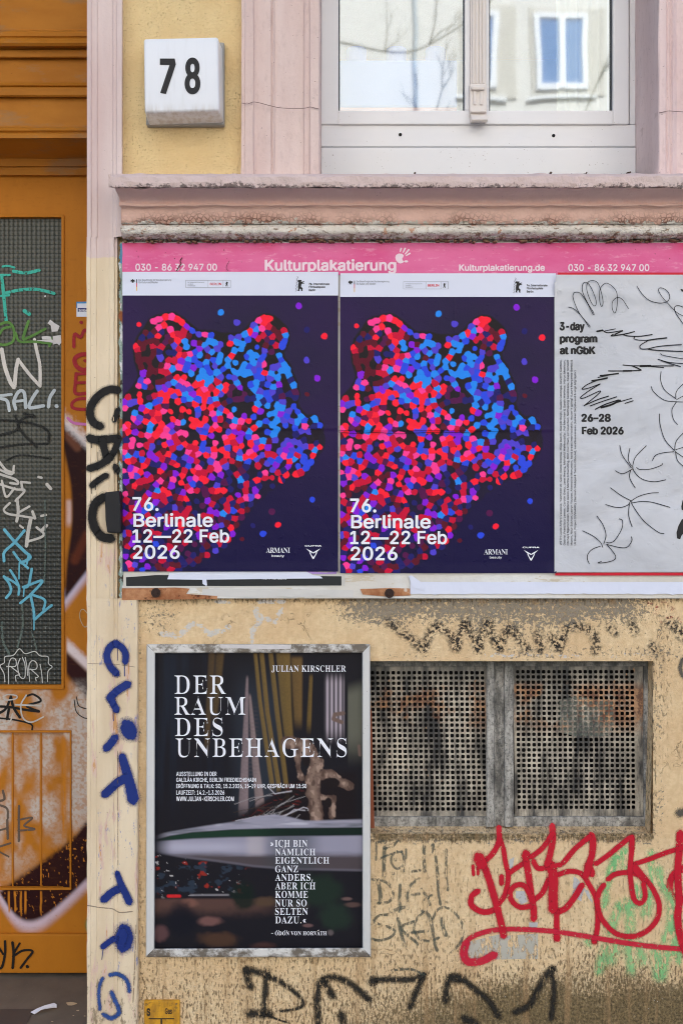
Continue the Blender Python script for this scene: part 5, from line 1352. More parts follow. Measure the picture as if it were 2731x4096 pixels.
for s_, b in (('ICH BIN', (900, 266, 1117, 313)), ('NAMLICH', (902, 324, 1170, 370)), ('EIGENTLICH', (902, 380, 1262, 425)), ('GANZ', (902, 437, 1055, 483)), ('ANDERS,', (902, 493, 1152, 547)), ('ABER ICH', (902, 550, 1170, 597)), ('KOMME', (902, 606, 1120, 654)), ('NUR SO', (902, 664, 1112, 711)), ('SELTEN', (902, 720, 1120, 767)), ('DAZU.', (902, 777, 1076, 824)), ('ODON VON HORVATH', (901, 876, 1245, 903))): text(mb, s_, bx(F2, *b), TY2, SERIF, -.006, 0, res=3, space=1.05)
for s_, b in (('»', (870, 283, 890, 308)), ('«', (1086, 793, 1107, 818)), ('–', (876, 888, 889, 891))): text(mb, s_, bx(F2, *b), TY2, SANS, .02)
for a, b in ((950, 319), (968, 319), (913, 871), (925, 871), (966, 871), (978, 871)):
    q = F2([(a, b)])[0]; r = 2.2 if b < 400 else 1.5; npoly(mb, [(q[0] + r * math.cos(t), q[1] + r * math.sin(t)) for t in np.linspace(0, 6.28, 9)[:-1]], TY2)
npoly(mb, F2([(1184, 872), (1192, 866), (1195, 868), (1187, 874)]), TY2)
mb.build('quotation', MAT['ink_white'], EP)
mb = MB()
for s_, b in (('AUSSTELLUNG IN DER', (243, 912, 512, 942)), ('GALILÄA KIRCHE, BERLIN FRIEDRICHSHAIN', (243, 945, 775, 986)), ('ERÖFFNUNG & TALK: SO, 15.2.2026, 15–19 UHR, GESPRÄCH UM 15:30', (243, 986, 1111, 1028)), ('LAUFZEIT: 14.2.–1.3.2026', (243, 1036, 564, 1066)), ('WWW.JULIAN-KIRSCHLER.COM', (243, 1077, 627, 1109))): text(mb, s_, bx(F1, *b), TY2, SANS, .02, .012, res=3, space=1.05)
mb.build('details', MAT['ink_white'], EP)

# ------------------------------------------------------------------ small fixtures
GS = empty('gas_marker_sign', W(648, 4200, -.01), 'yellow gas pipe marker plate low on the wall below the display case', 'sign')
def gas():
    m = M('dirty yellow plate'); col = m.mix(m.step(m.noise(30, 6, .7, m.scale(1, 1, .5)), .4, .66), lin((212, 156, 40)), lin((170, 122, 40)))
    col = m.mix(m.math('MULTIPLY', m.step(m.noise(60, 6, .75), .56, .64), .7), col, lin((104, 84, 52)))
    return m.bsdf(col, .55, m.bump(m.noise(90, 4), .2, .002))
mb = MB(); nbox(mb, 577, 719, 4003, 4205, -.008, .002, .004, 3); mb.build('plate', gas(), GS)
mb = MB(); text(mb, 'S', bx(B7, 760, 2165, 805, 2258), -.0092, SANS, .04); text(mb, 'Gas', bx(B7, 978, 2165, 1060, 2236), -.0092, SANS, .02)
for a in ([(785, 2284), (1085, 2284), (1085, 2296), (785, 2296)], [(925, 2296), (945, 2296), (945, 2560), (925, 2560)]): npoly(mb, list(reversed(B7(a))), -.0092)
mb.build('lettering', ink('black enamel', (48, 42, 34)), GS)
for a, b in ((755, 2120), (1112, 2113)):
    q = B7([(a, b)])[0]; mb = MB(); cyl(mb, (WX(q[0], -.008), -.0095, WZ(q[1], -.008)), 4.5 * S, (0, 1, 0), .004, 14); mb.build('screw', simple('brass screw', (150, 116, 60), .5), GS)
mb = MB(); bm = bmesh.new()
P = D3([(985, -80), (1120, -92), (1138, 60), (1140, 312), (1010, 306), (996, 200)])
pp = [(419, 1969), (478, 1963), (483, 2020), (484, 2133), (429, 2131), (422, 2080)]
nthick(mb, pp, -.052, -.018); bk = mb.build('rubber_bracket', MAT['dark'], None); tag(bk, 'black rubber bracket on the pilaster at the left edge of the poster board', 'bracket')
md = bk.modifiers.new('bevel', 'BEVEL'); md.width = .004; md.segments = 3
ST = MB(); npoly(ST, [(307, 1210), (307, 1267), (385, 1267), (385, 1209)], DY - .0015); stk = ST.build('door_sticker', simple('white sticker', (222, 226, 236), .5, .04), None); tag(stk, 'small blue and white locksmith sticker on the orange door frame', 'sticker')
mb = MB(); npoly(mb, [(306.5, 1207), (306.5, 1214), (385, 1213), (385, 1206)], DY - .0022); npoly(mb, [(306.5, 1214), (306.5, 1232), (310, 1232), (310, 1214)], DY - .0022); mb.build('blue_edge', ink('light blue print', (70, 140, 200)), stk)
mb = MB(); npoly(mb, [(312, 1232), (312, 1247), (385, 1247), (385, 1232)], DY - .0022); mb.build('navy_band', ink('navy print', (40, 44, 110)), stk)
mb = MB(); text(mb, 'Schlüssel', (316, 1236, 362, 1246), DY - .003, SANS, .02); mb.build('lettering', MAT['ink_white'], stk)

# ------------------------------------------------------------------ graffiti
def gtag(name, parent, mat, strokes, yf, label, step=6, fat=1.0):
    mb = MB()
    for s_ in strokes: stroke(mb, s_[0], s_[1], s_[2] * (fat if s_[2] > 20 else 1), yf, step, s_[3] * fat if len(s_) > 3 else None)
    o = mb.build(name, mat, parent); o['label'] = label; return o
gtag('black_graffiti', pilo, paint('black spray', (22, 21, 22), .6), [
    (D2, [(1112, 1318), (1040, 1312), (960, 1345), (885, 1420), (850, 1500), (855, 1570), (890, 1630), (945, 1655)], 68), (D2, [(1112, 1500), (1092, 1560), (1078, 1600)], 44),
    (D2, [(845, 1768), (900, 1785), (1000, 1782), (1112, 1770)], 70), (D2, [(965, 1790), (985, 1880), (1010, 1970)], 66), (D2, [(1108, 1800), (1080, 1890), (1020, 1965)], 58), (D2, [(1040, 1955), (940, 2020), (845, 2055)], 62), (D2, [(862, 1800), (864, 1860)], 9),
    (D2, [(1088, 2040), (1108, 2075)], 56), (D2, [(1106, 2090), (1106, 2180)], 8), (D2, [(1000, 2120), (950, 2150), (890, 2195), (868, 2215)], 52), (D2, [(862, 2210), (862, 2290)], 10), (D2, [(900, 2190), (900, 2255)], 10), (D2, [(924, 1900), (924, 2070)], 8),
    (D3, [(985, -30), (915, 15), (880, 80), (872, 180), (900, 270), (960, 345), (1050, 362)], 74)], pil_y, 'black sprayed tag running down the pilaster', 6, 1.6)
gtag('blue_graffiti', pilo, paint('blue spray', (28, 52, 128), .34, .30, 1, (22, 40, 106), True, 40), [
    (B6, [(400, 215), (330, 255), (290, 340), (300, 430), (345, 510), (405, 570)], 90), (B6, [(395, 215), (470, 270), (510, 350), (505, 430)], 84), (B6, [(495, 430), (497, 600)], 14), (B6, [(360, 520), (360, 605)], 10), (B6, [(412, 570), (412, 620)], 10), (B6, [(417, 260), (417, 415)], 8),
    (B6, [(535, 695), (460, 740), (390, 790), (325, 860)], 100), (B6, [(330, 860), (370, 940), (405, 1000)], 88), (B6, [(362, 990), (367, 1128)], 11), (B6, [(525, 1195), (570, 1270)], 190), (B6, [(385, 1325), (340, 1390), (285, 1450)], 100),
    (B6, [(468, 1550), (500, 1660), (535, 1780), (580, 1950), (600, 2050)], 100, 150), (B6, [(510, 1800), (420, 1850), (330, 1930), (268, 1990)], 108),
    (B7, [(412, 570), (450, 680), (500, 790), (555, 905)], 70, 100), (B7, [(430, 755), (360, 790), (255, 880)], 100), (B7, [(490, 1250), (520, 1330), (490, 1430)], 180), (B7, [(470, 1290), (450, 1370)], 150), (B7, [(380, 1340), (300, 1395), (245, 1440)], 76), (B7, [(246, 1470), (232, 1590)], 11)], pil_y, 'dark blue sprayed letters stacked down the pilaster', 6, 1.35)
gtag('blue_graffiti', pilo, paint('thin blue spray', (46, 84, 150), .7, .36, .95, (38, 66, 128), True, 40), [
    (B7, [(240, 1810), (205, 1900), (195, 2020), (208, 2180)], 56), (B7, [(328, 1775), (410, 1762), (490, 1800), (540, 1870), (555, 1965)], 66), (B7, [(345, 1980), (390, 2080), (432, 2180), (420, 2240), (340, 2285), (250, 2240)], 72)], pil_y, 'paler blue loop letter at the foot of the pilaster', 6, 1.15)
RED = paint('red spray', (204, 22, 48), .36, .36, .96, (176, 16, 40), False, 110)
gtag('red_graffiti', pw, RED, [(K4, p, w * 1.28) for p, w in (
    ([(185, 530), (148, 560), (140, 615), (180, 655), (240, 672), (300, 655)], 44), ([(205, 320), (235, 380), (270, 480), (310, 620), (340, 740), (358, 830)], 52), ([(190, 305), (215, 350)], 84), ([(152, 360), (156, 420)], 24), ([(185, 370), (187, 415)], 22),
    ([(240, 322), (290, 270), (328, 190), (326, 100)], 40), ([(335, 180), (358, 250), (372, 340), (390, 410)], 36), ([(330, 610), (365, 560), (385, 480), (392, 400)], 38), ([(345, 430), (345, 480)], 36), ([(395, 410), (450, 370), (505, 335)], 38),
    ([(505, 285), (515, 350), (530, 450), (545, 560), (560, 650), (562, 715)], 50), ([(508, 278), (512, 300)], 64), ([(550, 580), (500, 495), (440, 492), (402, 540), (418, 600), (470, 638), (540, 632)], 40),
    ([(545, 300), (620, 240), (690, 140)], 38), ([(686, 90), (690, 180), (672, 280), (652, 350)], 48), ([(560, 330), (590, 375), (650, 372), (740, 352)], 40), ([(672, 350), (692, 430), (692, 560), (692, 650)], 74), ([(565, 590), (620, 540), (662, 450)], 40),
    ([(692, 600), (712, 662), (770, 650), (830, 580), (885, 490)], 46), ([(716, 660), (716, 760), (718, 845)], 42), ([(716, 842), (720, 848)], 56), ([(725, 420), (800, 396), (880, 412), (930, 480), (980, 580), (992, 700), (986, 800), (966, 868)], 38),
    ([(760, 340), (840, 245), (935, 165)], 40), ([(948, 150), (960, 190), (955, 270), (935, 350), (912, 430)], 50), ([(925, 360), (950, 410)], 62), ([(980, 345), (1060, 290), (1130, 232), (1205, 172), (1222, 180), (1220, 260), (1210, 370), (1215, 470), (1235, 580), (1275, 612), (1310, 570), (1300, 480)], 38), ([(1222, 165), (1222, 250)], 40),
    ([(1062, 450), (1110, 416), (1200, 405), (1290, 432), (1360, 510), (1405, 620), (1390, 720), (1320, 800), (1220, 836), (1110, 812), (1022, 720), (990, 620), (1000, 540), (1032, 488)], 38), ([(1240, 348), (1350, 310), (1450, 272), (1580, 232)], 36), ([(1240, 370), (1310, 455)], 56),
    ([(1545, 140), (1540, 260), (1530, 400), (1540, 600), (1530, 700), (1545, 820), (1590, 960)], 54), ([(1580, 370), (1500, 420), (1475, 500), (1492, 560), (1590, 590)], 50), ([(965, 860), (972, 872)], 44))], wall_y, 'red sprayed tag in looping letters under the grilles')
gtag('red_graffiti', pw, paint('faded red spray', (208, 34, 62), .6, .38, .88, (194, 28, 56), False, 90), [(K4, [(100, 900), (130, 850), (210, 812), (340, 788), (500, 788), (700, 802), (900, 832), (1100, 866), (1300, 896), (1500, 916), (1640, 924)], 48), (K4, [(105, 880), (90, 950), (120, 1005), (210, 1000), (295, 960)], 76)], wall_y, 'red underline swoosh below the red tag')
gtag('green_graffiti', pw, paint('pale green spray', (150, 218, 150), .95, .46, .62, (132, 202, 134), True, 90), [(K4, p, w * 1.9) for p, w in (
    ([(1035, 640), (1070, 430), (1130, 290), (1180, 255), (1172, 380)], 46), ([(1075, 800), (1130, 650), (1180, 610), (1210, 700), (1205, 850)], 60), ([(1150, 640), (1270, 600), (1340, 540), (1310, 690)], 60), ([(1355, 270), (1350, 350), (1352, 480)], 44), ([(1400, 380), (1425, 480), (1485, 600), (1480, 760), (1440, 860)], 52), ([(1045, 900), (1020, 980), (1000, 1070)], 50), ([(1130, 890), (1075, 1000)], 66), ([(1200, 890), (1225, 1060)], 66), ([(1262, 890), (1305, 1010)], 56), ([(1380, 930), (1405, 1100)], 66), ([(1510, 910), (1440, 1010), (1420, 1100)], 66), ([(925, 868), (940, 885)], 46), ([(1250, 500), (1270, 570)], 60), ([(1500, 780), (1540, 1000)], 50), ([(1120, 290), (1080, 400)], 50))], wall_y, 'faded pale green spray behind the red tag')
gtag('grey_graffiti', pw, paint('faded grey green marker', (104, 108, 97), .55, .45, .66, (76, 84, 74), True, 110), [(K3, p, w * 1.2) for p, w in (
    ([(232, 330), (226, 470), (226, 610)], 40), ([(155, 285), (225, 270)], 26), ([(155, 290), (150, 450)], 22), ([(230, 345), (310, 322), (352, 270)], 24), ([(180, 440), (290, 395), (400, 370)], 22), ([(350, 365), (300, 420), (300, 490), (350, 535), (405, 500), (412, 420), (390, 370)], 24), ([(333, 445), (336, 447)], 40), ([(312, 578), (315, 582)], 36), ([(436, 350), (434, 440), (420, 560)], 22), ([(495, 562), (568, 550)], 28), ([(607, 280), (605, 440), (615, 560)], 36), ([(690, 310), (700, 380)], 44), ([(715, 395), (735, 600), (736, 680)], 32), ([(738, 700), (742, 760), (762, 875)], 28), ([(818, 350), (815, 560), (832, 740)], 26),
    ([(118, 635), (200, 645), (280, 690), (312, 780), (270, 850), (170, 862)], 30), ([(170, 655), (190, 760), (192, 850)], 42), ([(380, 690), (376, 800), (375, 940)], 34), ([(292, 940), (418, 898)], 38), ([(455, 915), (450, 780), (480, 690), (550, 632)], 28), ([(492, 782), (562, 772)], 30), ([(580, 730), (640, 810), (660, 875)], 32), ([(610, 830), (680, 785)], 26),
    ([(262, 970), (180, 980), (132, 1030), (180, 1062)], 28), ([(255, 1080), (332, 1130), (280, 1190), (180, 1215), (110, 1200)], 28), ([(360, 1010), (382, 1120), (422, 1275)], 36), ([(510, 1035), (392, 1100), (548, 1250)], 30), ([(490, 1142), (640, 1126)], 28), ([(625, 940), (545, 1000), (512, 1100), (560, 1200), (650, 1222), (745, 1190)], 28), ([(590, 940), (655, 980), (685, 1100), (702, 1230), (730, 1310)], 36), ([(690, 1010), (730, 930), (800, 900), (880, 940), (950, 1020), (978, 1110), (960, 1220), (900, 1300), (850, 1340)], 26), ([(780, 1010), (785, 1090), (815, 1165)], 44), ([(300, 1500), (480, 1490), (600, 1540)], 26))], wall_y, 'faded grey marker letters right of the display case')
gtag('black_graffiti', pw, paint('dull black spray', (44, 41, 36), .9, .41, .92, (34, 32, 28), True, 130), [(K5,) + q for q in (
    ([(95, 205), (100, 240), (116, 280)], 36), ([(92, 200), (180, 222), (270, 270), (340, 330), (342, 368), (250, 388)], 40, 14), ([(188, 205), (180, 300), (176, 400)], 34), ([(105, 398), (200, 400)], 46), ([(200, 410), (280, 438)], 16), ([(418, 440), (412, 330), (420, 270), (445, 242), (490, 235), (560, 262), (645, 335)], 36), ([(445, 255), (482, 320)], 38), ([(664, 256), (672, 246), (760, 246), (850, 242), (890, 222)], 34), ([(660, 250), (664, 260)], 48), ([(888, 230), (860, 290), (828, 370)], 34), ([(988, 340), (995, 262), (1018, 230), (1060, 242), (1120, 290), (1180, 340), (1225, 410)], 36), ([(1010, 240), (1050, 245)], 44), ([(1296, 392), (1360, 360), (1400, 290), (1440, 222), (1464, 196)], 38), ([(1465, 195), (1472, 300), (1460, 420)], 34), ([(520, 400), (530, 440)], 40), ([(1070, 420), (1120, 440)], 44))], wall_y, 'black sprayed letters low on the dirty wall base', 6, 1.4)
gtag('black_graffiti', pw, paint('eroded black spray', (50, 47, 45), .95, .50, .86, (32, 31, 32), False, 130), [(S12, p, w * 1.75) for p, w in (
    ([(165, 262), (200, 290), (270, 345), (325, 395)], 44), ([(330, 390), (350, 330), (385, 280)], 44), ([(400, 285), (450, 320), (480, 385)], 44), ([(490, 385), (500, 320), (520, 265)], 40), ([(530, 260), (560, 330), (590, 395)], 40), ([(590, 390), (605, 320), (628, 260)], 40), ([(640, 270), (660, 340), (690, 385)], 44), ([(690, 385), (710, 340), (732, 285)], 44), ([(755, 300), (790, 350), (825, 400)], 44), ([(870, 320), (880, 360), (888, 395)], 44), ([(935, 330), (975, 390), (990, 340), (1020, 290), (1085, 285), (1140, 320), (1152, 400)], 44), ([(1215, 290), (1245, 310)], 40), ([(1320, 270), (1340, 310)], 40), ([(1500, 260), (1545, 300), (1560, 330)], 50), ([(1420, 370), (1440, 400)], 46))], wall_y, 'eroded black spray writing above the basement grilles')
gtag('grey_graffiti', pw, paint('grey spray spot', (96, 90, 82), .8, .40, .9), [(V14, [(1560, 40), (1540, 120), (1560, 200)], 60), (V14, [(1530, 1480), (1600, 1470)], 130)], wall_y, 'dark spray spots on the wall right of the grilles')
gtag('red_specks', pw, paint('red specks', (190, 40, 56), .9, .60, .85), [(S12, [(1400, 150), (1440, 210), (1500, 250)], 90), (S12, [(1480, 180), (1550, 290)], 80)], wall_y, 'scattered red paint specks at the right above the grilles')
mb = MB(); npoly(mb, K4([(60, 990), (130, 870), (330, 820), (380, 830), (590, 815), (590, 985), (330, 990)]), -.0006)
mb.a = [0.3] * len(mb.v); o = mb.build('paper_remnant', paint('grey white paper remains', (200, 198, 188), .3, .47, .8, (182, 180, 168), True, 50), pw)
mb = MB()
for p in ([(440, 530), (500, 530), (520, 600), (480, 620), (440, 580)], [(830, 430), (860, 450), (900, 520), (880, 600), (820, 560)], [(890, 500), (930, 530), (960, 610), (930, 580)], [(530, 740), (590, 740), (580, 800), (530, 800)], [(395, 320), (430, 300), (420, 370), (400, 380)]): npoly(mb, K4(p), -.0006)
mb.a = [0.3] * len(mb.v); mb.build('paper_remnant', paint('white paper remains', (206, 206, 208), .3, .40, .9), pw)

# door graffiti
GLY = DY + .0095
def gl_tag(n, c, strokes, label, wear=.0, al=1.0, soft=.2): return gtag(n, door, paint(n + ' paint', c, soft, wear, al, None, False, 110), strokes, GLY, label, 5)
gl_tag('teal_graffiti', (70, 190, 170), [(D2, p, w) for p, w in (([(25, 155), (80, 150), (140, 165)], 22), ([(-20, 235), (95, 235)], 24), ([(130, 200), (250, 215), (370, 190)], 34), ([(22, 250), (35, 400), (62, 670)], 34), ([(-20, 435), (90, 425)], 24), ([(60, 402), (200, 375), (350, 370), (512, 408)], 32), ([(232, 572), (278, 602)], 42))], 'teal marker letter on the patterned door glass', .40)
gl_tag('green_graffiti', (98, 146, 70), [(D2, p, w) for p, w in (([(-20, 705), (80, 680), (130, 740), (130, 850), (60, 890), (-10, 880), (-20, 830), (30, 745), (100, 722)], 28), ([(270, 672), (240, 760), (220, 832)], 32), ([(430, 740), (340, 790), (230, 842)], 28), ([(150, 780), (190, 860), (330, 862), (480, 880)], 26), ([(485, 830), (468, 905)], 24))], 'green letters on the patterned door glass', .25, .9)
gl_tag('white_graffiti', (222, 218, 212), [(D2, p, w) for p, w in (([(20, 935), (50, 1100), (100, 1240), (135, 1292)], 42), ([(140, 1285), (155, 1120), (175, 1030)], 40), ([(175, 1032), (280, 1170), (370, 1270)], 34), ([(380, 1280), (378, 1090), (345, 930), (328, 842)], 34))], 'large white W on the patterned door glass', .22)
gl_tag('white_graffiti', (196, 206, 212), [(D2, p, w) for p, w in (([(-30, 1375), (110, 1358)], 30), ([(10, 1395), (70, 1420), (92, 1510)], 34), ([(150, 1495), (135, 1420), (180, 1332), (230, 1342), (246, 1482)], 36), ([(150, 1425), (240, 1412)], 28), ([(352, 1328), (300, 1410), (282, 1482), (412, 1466)], 36), ([(515, 1320), (472, 1390), (460, 1475)], 36), ([(534, 1467), (538, 1469)], 40))], 'pale blue white word on the patterned door glass')
gl_tag('dark_graffiti', (38, 40, 38), [(D2, p, w) for p, w in (([(-20, 1600), (150, 1610), (330, 1640), (450, 1700), (462, 1800)], 34), ([(-20, 1745), (150, 1700), (200, 1600), (310, 1550)], 36), ([(150, 1560), (200, 1700), (350, 1855)], 34), ([(-20, 1862), (200, 1830), (450, 1822)], 30), ([(60, 1980), (200, 1932), (480, 1962)], 24), ([(230, 1540), (330, 1570)], 40))], 'dark scrawl on the patterned door glass', .2, .8, .5)
gl_tag('white_graffiti', (206, 204, 198), [(D2, p, w) for p, w in (([(-10, 1985), (60, 2070), (130, 2095)], 28), ([(135, 2030), (112, 2110), (-10, 2060)], 24), ([(-10, 2105), (150, 2160), (170, 2200), (100, 2192)], 26), ([(20, 2170), (62, 2320), (140, 2240)], 24), ([(-10, 2200), (150, 2250), (235, 2262), (150, 2360)], 24), ([(200, 2182), (285, 2190)], 24), ([(205, 2190), (215, 2260)], 26), ([(445, 2205), (480, 2245)], 36), ([(365, 2135), (395, 2142)], 26))] +
       [(D3, p, w) for p, w in (([(95, 28), (40, 90), (80, 130), (200, 150), (335, 172)], 24), ([(165, -10), (175, 110), (160, 200)], 32), ([(280, 60), (190, 112)], 24), ([(308, 108), (332, 172)], 30), ([(292, 180), (270, 290), (252, 432)], 38), ([(348, 258), (412, 312), (390, 350), (260, 392)], 26), ([(440, 240), (400, 285)], 36), ([(390, 150), (435, 140)], 26), ([(190, 240), (220, 262)], 22))], 'white scrawl down the middle of the door glass', .3)
gl_tag('light_blue_graffiti', (108, 186, 212), [(D3, p, w) for p, w in (([(45, 280), (130, 380), (230, 480), (288, 540), (205, 592)], 32), ([(232, 288), (140, 400), (45, 490), (42, 575)], 30), ([(130, 490), (190, 570), (268, 642)], 26), ([(272, 520), (255, 602)], 22), ([(185, 590), (182, 742)], 16), ([(100, 660), (150, 740), (182, 820), (178, 890)], 26), ([(40, 720), (92, 790), (105, 860), (62, 920)], 28), ([(50, 725), (120, 762), (172, 802)], 24), ([(302, 648), (272, 800), (230, 822)], 28), ([(222, 820), (400, 760), (300, 880), (195, 970)], 28), ([(230, 830), (225, 905)], 14), ([(290, 890), (320, 1040), (324, 1120)], 28), ([(323, 1100), (323, 1220)], 14), ([(302, 890), (422, 940), (412, 1035)], 26), ([(490, 990), (400, 1060), (332, 1122)], 28))], 'light blue letters on the lower door glass', .3)
gl_tag('white_outline_graffiti', (204, 206, 204), [(D3, p, 10) for p in ([(50, 1710), (40, 1630), (5, 1560), (45, 1530), (50, 1475), (130, 1460), (185, 1400), (240, 1445), (330, 1425), (380, 1465), (455, 1475), (460, 1540), (495, 1570), (455, 1612), (450, 1710)], [(85, 1732), (85, 1560), (110, 1490), (150, 1500), (150, 1562), (65, 1565)], [(110, 1570), (190, 1640), (150, 1652), (155, 1705)], [(192, 1490), (170, 1560), (190, 1660), (235, 1672), (240, 1560), (215, 1480)], [(240, 1480), (255, 1560), (265, 1650)], [(282, 1705), (275, 1560), (310, 1510), (350, 1540), (340, 1592), (258, 1590)], [(290, 1590), (365, 1660), (338, 1672), (345, 1702)], [(380, 1545), (395, 1630), (402, 1720)])], 'thin white crown outline with letters at the bottom of the door glass')
gl_tag('pale_runs', (110, 126, 120), [(D3, p, w) for p, w in (([(212, 980), (215, 1200), (168, 1385)], 26), ([(25, 1150), (30, 1320), (92, 1452)], 32), ([(300, 1230), (348, 1402)], 20), ([(425, 0), (430, 420), (420, 800)], 22))], 'pale dribbles on the door glass', .42, .7, .5)
mb = MB()
for v, p in ((D2, [(450, 690), (475, 655), (520, 690), (565, 715), (545, 765), (490, 770), (480, 710)]), (D2, [(500, 810), (575, 800), (580, 870), (560, 900), (540, 880), (500, 890)]), (D2, [(395, 815), (440, 808), (480, 815), (490, 845), (400, 842)]), (D2, [(350, 848), (505, 844), (505, 872), (350, 868)]), (D2, [(418, 430), (436, 426), (434, 442), (420, 444)])): npoly(mb, v(p), GLY - .0012)
tag(mb.build('torn_sticker', simple('torn white sticker', (206, 204, 204), .6, .08, 60), None), 'shredded white sticker remains on the patterned door glass', 'sticker')
DG = DY - .0008
def d_tag(n, c, strokes, label, wear=.0, al=1.0, soft=.2, yf=DG): return gtag(n, door, paint(n + ' paint', c, soft, wear, al, None, False, 90), strokes, yf, label, 4)
d_tag('red_graffiti', (172, 36, 48), [(D2, p, w) for p, w in (([(765, 680), (770, 682)], 36), ([(697, 910), (705, 792), (760, 820), (800, 752), (850, 800)], 34), ([(850, 980), (760, 985), (706, 1025), (720, 1090), (780, 1128), (850, 1112)], 46), ([(800, 1042), (850, 1050)], 32), ([(720, 1162), (712, 1250), (716, 1350), (850, 1342)], 36), ([(720, 1168), (850, 1160)], 32), ([(715, 1250), (850, 1245)], 30), ([(850, 1400), (740, 1402), (682, 1440), (700, 1490), (850, 1502)], 34))], 'red marker letters on the orange door stile', 0, .92)
d_tag('pink_graffiti', (214, 124, 190), [(D2, [(640, 1582), (700, 1628), (850, 1642)], 28)], 'pink arc on the white sprayed door stile')
d_tag('black_graffiti', (26, 24, 22), [(D3, p, w) for p, w in (([(-20, 1940), (110, 1950), (250, 1975), (370, 1990)], 26), ([(-10, 2010), (60, 1960), (106, 1850)], 26), ([(106, 1850), (130, 1950), (190, 2045)], 28), ([(70, 2060), (90, 1950)], 28), ([(258, 1842), (320, 1830), (386, 1890), (255, 1932), (300, 1962), (370, 1985)], 22), ([(-20, 2050), (150, 2070), (295, 2110), (305, 2165)], 18))], 'black tag on the door rail below the glass')
d_tag('white_graffiti', (204, 198, 190), [(D3, p, w) for p, w in (([(32, 1850), (80, 1830), (160, 1842), (150, 1870), (60, 1882), (36, 1862)], 14), ([(150, 1926), (388, 1936)], 18), ([(250, 1835), (200, 1930), (220, 2050), (300, 2090), (412, 2040)], 16), ([(-10, 2112), (90, 2090), (122, 2010)], 14))], 'thin white loops on the door rail below the glass', .25)
d_tag('black_lines', (52, 46, 40), [(D3, p, 9) for p in ([(720, 1850), (740, 1930), (790, 1958), (860, 1968)], [(700, 1880), (720, 1990), (790, 2048), (860, 2056)])], 'thin black arcs on the door stile', .3)
d_tag('grey_loop', (196, 176, 140), [(D3, [(850, 1100), (790, 1030), (757, 1050), (757, 1120), (800, 1195), (850, 1150)], 9)], 'thin pale loop on the orange stile', .35)
d_tag('brown_graffiti', (112, 96, 84), [(D4, p, w) for p, w in (([(165, 480), (165, 782)], 24), ([(160, 600), (280, 582), (210, 650), (300, 680), (160, 692)], 20), ([(28, 350), (40, 420), (-10, 442)], 24), ([(-10, 470), (62, 502), (70, 585)], 22), ([(65, 600), (70, 762)], 24), ([(-10, 692), (70, 670)], 20), ([(-10, 832), (92, 800)], 20), ([(-10, 870), (78, 916)], 18))], 'faded grey brown tag on the lower door panel', .34, .85, .3, DY + .011)
d_tag('black_graffiti', (28, 24, 20), [(D4, p, w) for p, w in (([(46, 1642), (46, 1750), (20, 1862), (-10, 1875)], 24), ([(-10, 1690), (30, 1752)], 20), ([(110, 1652), (120, 1750), (112, 1870)], 26), ([(172, 1660), (122, 1742)], 20), ([(115, 1772), (200, 1722), (282, 1728), (232, 1800), (180, 1870)], 22), ([(236, 1858), (240, 1862)], 30))], 'black tag on the orange kick board', .28, 1, .2, DY - .0126)

# ------------------------------------------------------------------ across the street, mirrored in the window
OB = empty('opposite_building', (0, -16, 0), 'sunlit cream apartment block across the street mirrored in the window', 'building')
mb = MB(); oy = -16.0
wins = [(-6.2, 9.75), (-4.0, 9.75), (-1.6, 9.75), (2.42, 9.75), (3.72, 9.75), (6.0, 9.75), (8.2, 9.75), (-6.2, 6.3), (-4.0, 6.3), (-1.6, 6.3), (2.2, 6.3), (3.72, 6.3), (6.0, 6.3), (8.2, 6.3)]
WW, WHH = 1.02, 1.42
box(mb, -14, 16, oy - .5, oy, 0, 17); ow = mb.build('wall', simple('sunlit cream render', (221, 219, 213), .9, .05, 2), OB)
wf = simple('white window paint', (236, 238, 240), .5); wg = simple('blue dark glazing', (116, 146, 188), .25, .1, 3, 0, .3); wr = simple('beige window reveal', (204, 200, 190), .9)
for x, z in wins:
    WW = .58 if x == 2.42 else 1.02
    mb = MB(); box(mb, x - .1, x + WW + .36, oy + .001, oy + .03, z - .14, z + WHH + .12); f = mb.build('window', wr, OB)
    mb = MB(); box(mb, x, x + WW, oy + .03, oy + .05, z, z + WHH); mb.build('pane', wg, f)
    mb = MB()
    for a in ((x - .02, x + .08, z, z + WHH), (x + WW - .08, x + WW + .02, z, z + WHH), (x + WW * .5 - .06, x + WW * .5 + .06, z, z + WHH), (x + .08, x + WW * .5 - .06, z - .02, z + .1), (x + WW * .5 + .06, x + WW - .08, z - .02, z + .1), (x + .08, x + WW * .5 - .06, z + WHH - .08, z + WHH + .02), (x + WW * .5 + .06, x + WW - .08, z + WHH - .08, z + WHH + .02)): box(mb, a[0], a[1], oy + .05, oy + .08, a[2], a[3])
    box(mb, x - .18, x + WW + .18, oy + .03, oy + .07, z - .2, z - .14); mb.build('frame', wf, f)
mb = MB(); cyl(mb, (1.46, oy + .06, 8.5), .035, (0, 0, 1), 16.5, 12); mb.build('downpipe', simple('grey downpipe', (186, 196, 202), .5), OB)
TR = empty('bare_tree', (-1.2, -8, -.12), 'bare street tree with thin winter branches mirrored in the window', 'tree')
bark = simple('grey brown bark', (128, 126, 112), .9, .15, 30, bumps=.5)
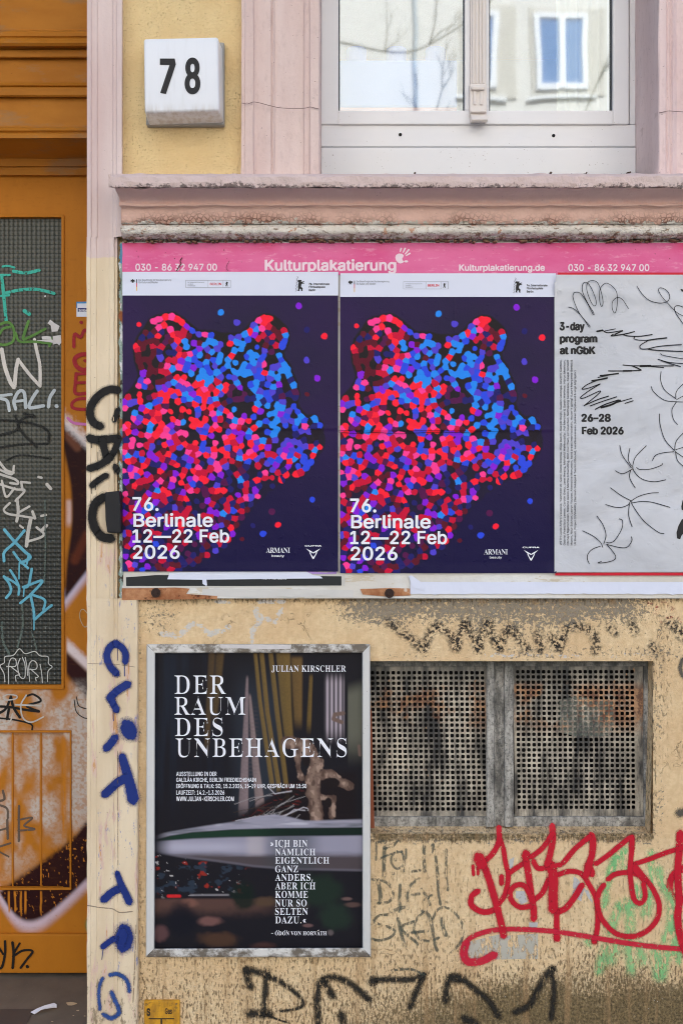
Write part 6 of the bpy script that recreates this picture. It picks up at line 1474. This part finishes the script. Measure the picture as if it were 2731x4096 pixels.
def limb(mb, pts, r0, r1):
    C = catmull(pts, .12) ; n = len(C); vs = []; fs = []
    for i, c in enumerate(C):
        t = Vector(C[min(n - 1, i + 1)] - C[max(0, i - 1)]); t = t.normalized() if t.length > 1e-9 else Vector((0, 0, 1)); q = t.to_track_quat('Z', 'Y'); r = r0 + (r1 - r0) * i / max(1, n - 1)
        for k in range(6): vs.append(tuple(Vector(c) + q @ Vector((r * math.cos(k * math.pi / 3), r * math.sin(k * math.pi / 3), 0))))
    for i in range(n - 1):
        for k in range(6): a = i * 6 + k; b = i * 6 + (k + 1) % 6; fs.append((a, b, b + 6, a + 6))
    mb.add(vs, fs)
mb = MB(); limb(mb, [(-1.2, -8, -.12), (-1.25, -8, 2.2), (-1.1, -8.1, 4.4), (-1.3, -8.1, 6.4), (-1.2, -8, 8.6), (-1.0, -8, 11)], .16, .02); mb.build('trunk', bark, TR)
mb = MB(); rb = random.Random(3)
def twigs(p, d, L, r, depth):
    p = np.array(p, float); d = np.array(d, float); d = d / np.linalg.norm(d)
    e = p + d * L + np.array([rb.uniform(-.1, .1) for _ in range(3)]) * L
    limb(mb, [tuple(p), tuple((p + e) / 2 + np.array([rb.uniform(-.08, .08), 0, rb.uniform(-.05, .09)]) * L), tuple(e)], r, r * .55)
    if depth:
        for _ in range(rb.choice((2, 2, 3))):
            t = rb.uniform(.45, 1); nd = d + np.array([rb.uniform(-.7, .7), rb.uniform(-.5, .5), rb.uniform(-.1, .9)])
            twigs(p + (e - p) * t, nd, L * rb.uniform(.5, .72), r * .55, depth - 1)
for pts, r in (([(-1.2, -8, 6.9), (-.3, -8, 6.85), (.5, -8, 6.72), (1.0, -8, 6.78), (1.6, -8, 7.15)], .026), ([(-1.1, -8, 4.0), (-.2, -8, 4.6), (.6, -8, 5.2), (.95, -8, 5.7), (1.15, -8, 6.3)], .034), ([(.6, -8, 5.2), (1.0, -8, 5.45), (1.25, -8, 5.75)], .018), ([(-1.1, -8, 4.6), (0, -8, 5.1), (.12, -8, 5.6)], .016), ([(-1.2, -8, 3.2), (.8, -8.1, 4.2), (2.2, -8.1, 5.0), (2.9, -8.1, 6.4), (3.4, -8.1, 7.6)], .03)):
    limb(mb, pts, r * .62, r * .25)
    for q in pts[2:]:
        for _ in range(2): twigs(q, (rb.uniform(-.2, .8), rb.uniform(-.4, .4), rb.uniform(.4, 1)), rb.uniform(.25, .5), r * .28, 2)
for k in range(7): twigs((-1.2, -8, 6.5 + k * .5), (rb.uniform(-1, 1), rb.uniform(-.8, .8), .8), rb.uniform(.9, 1.5), .035, 3)
mb.build('branches', bark, TR)
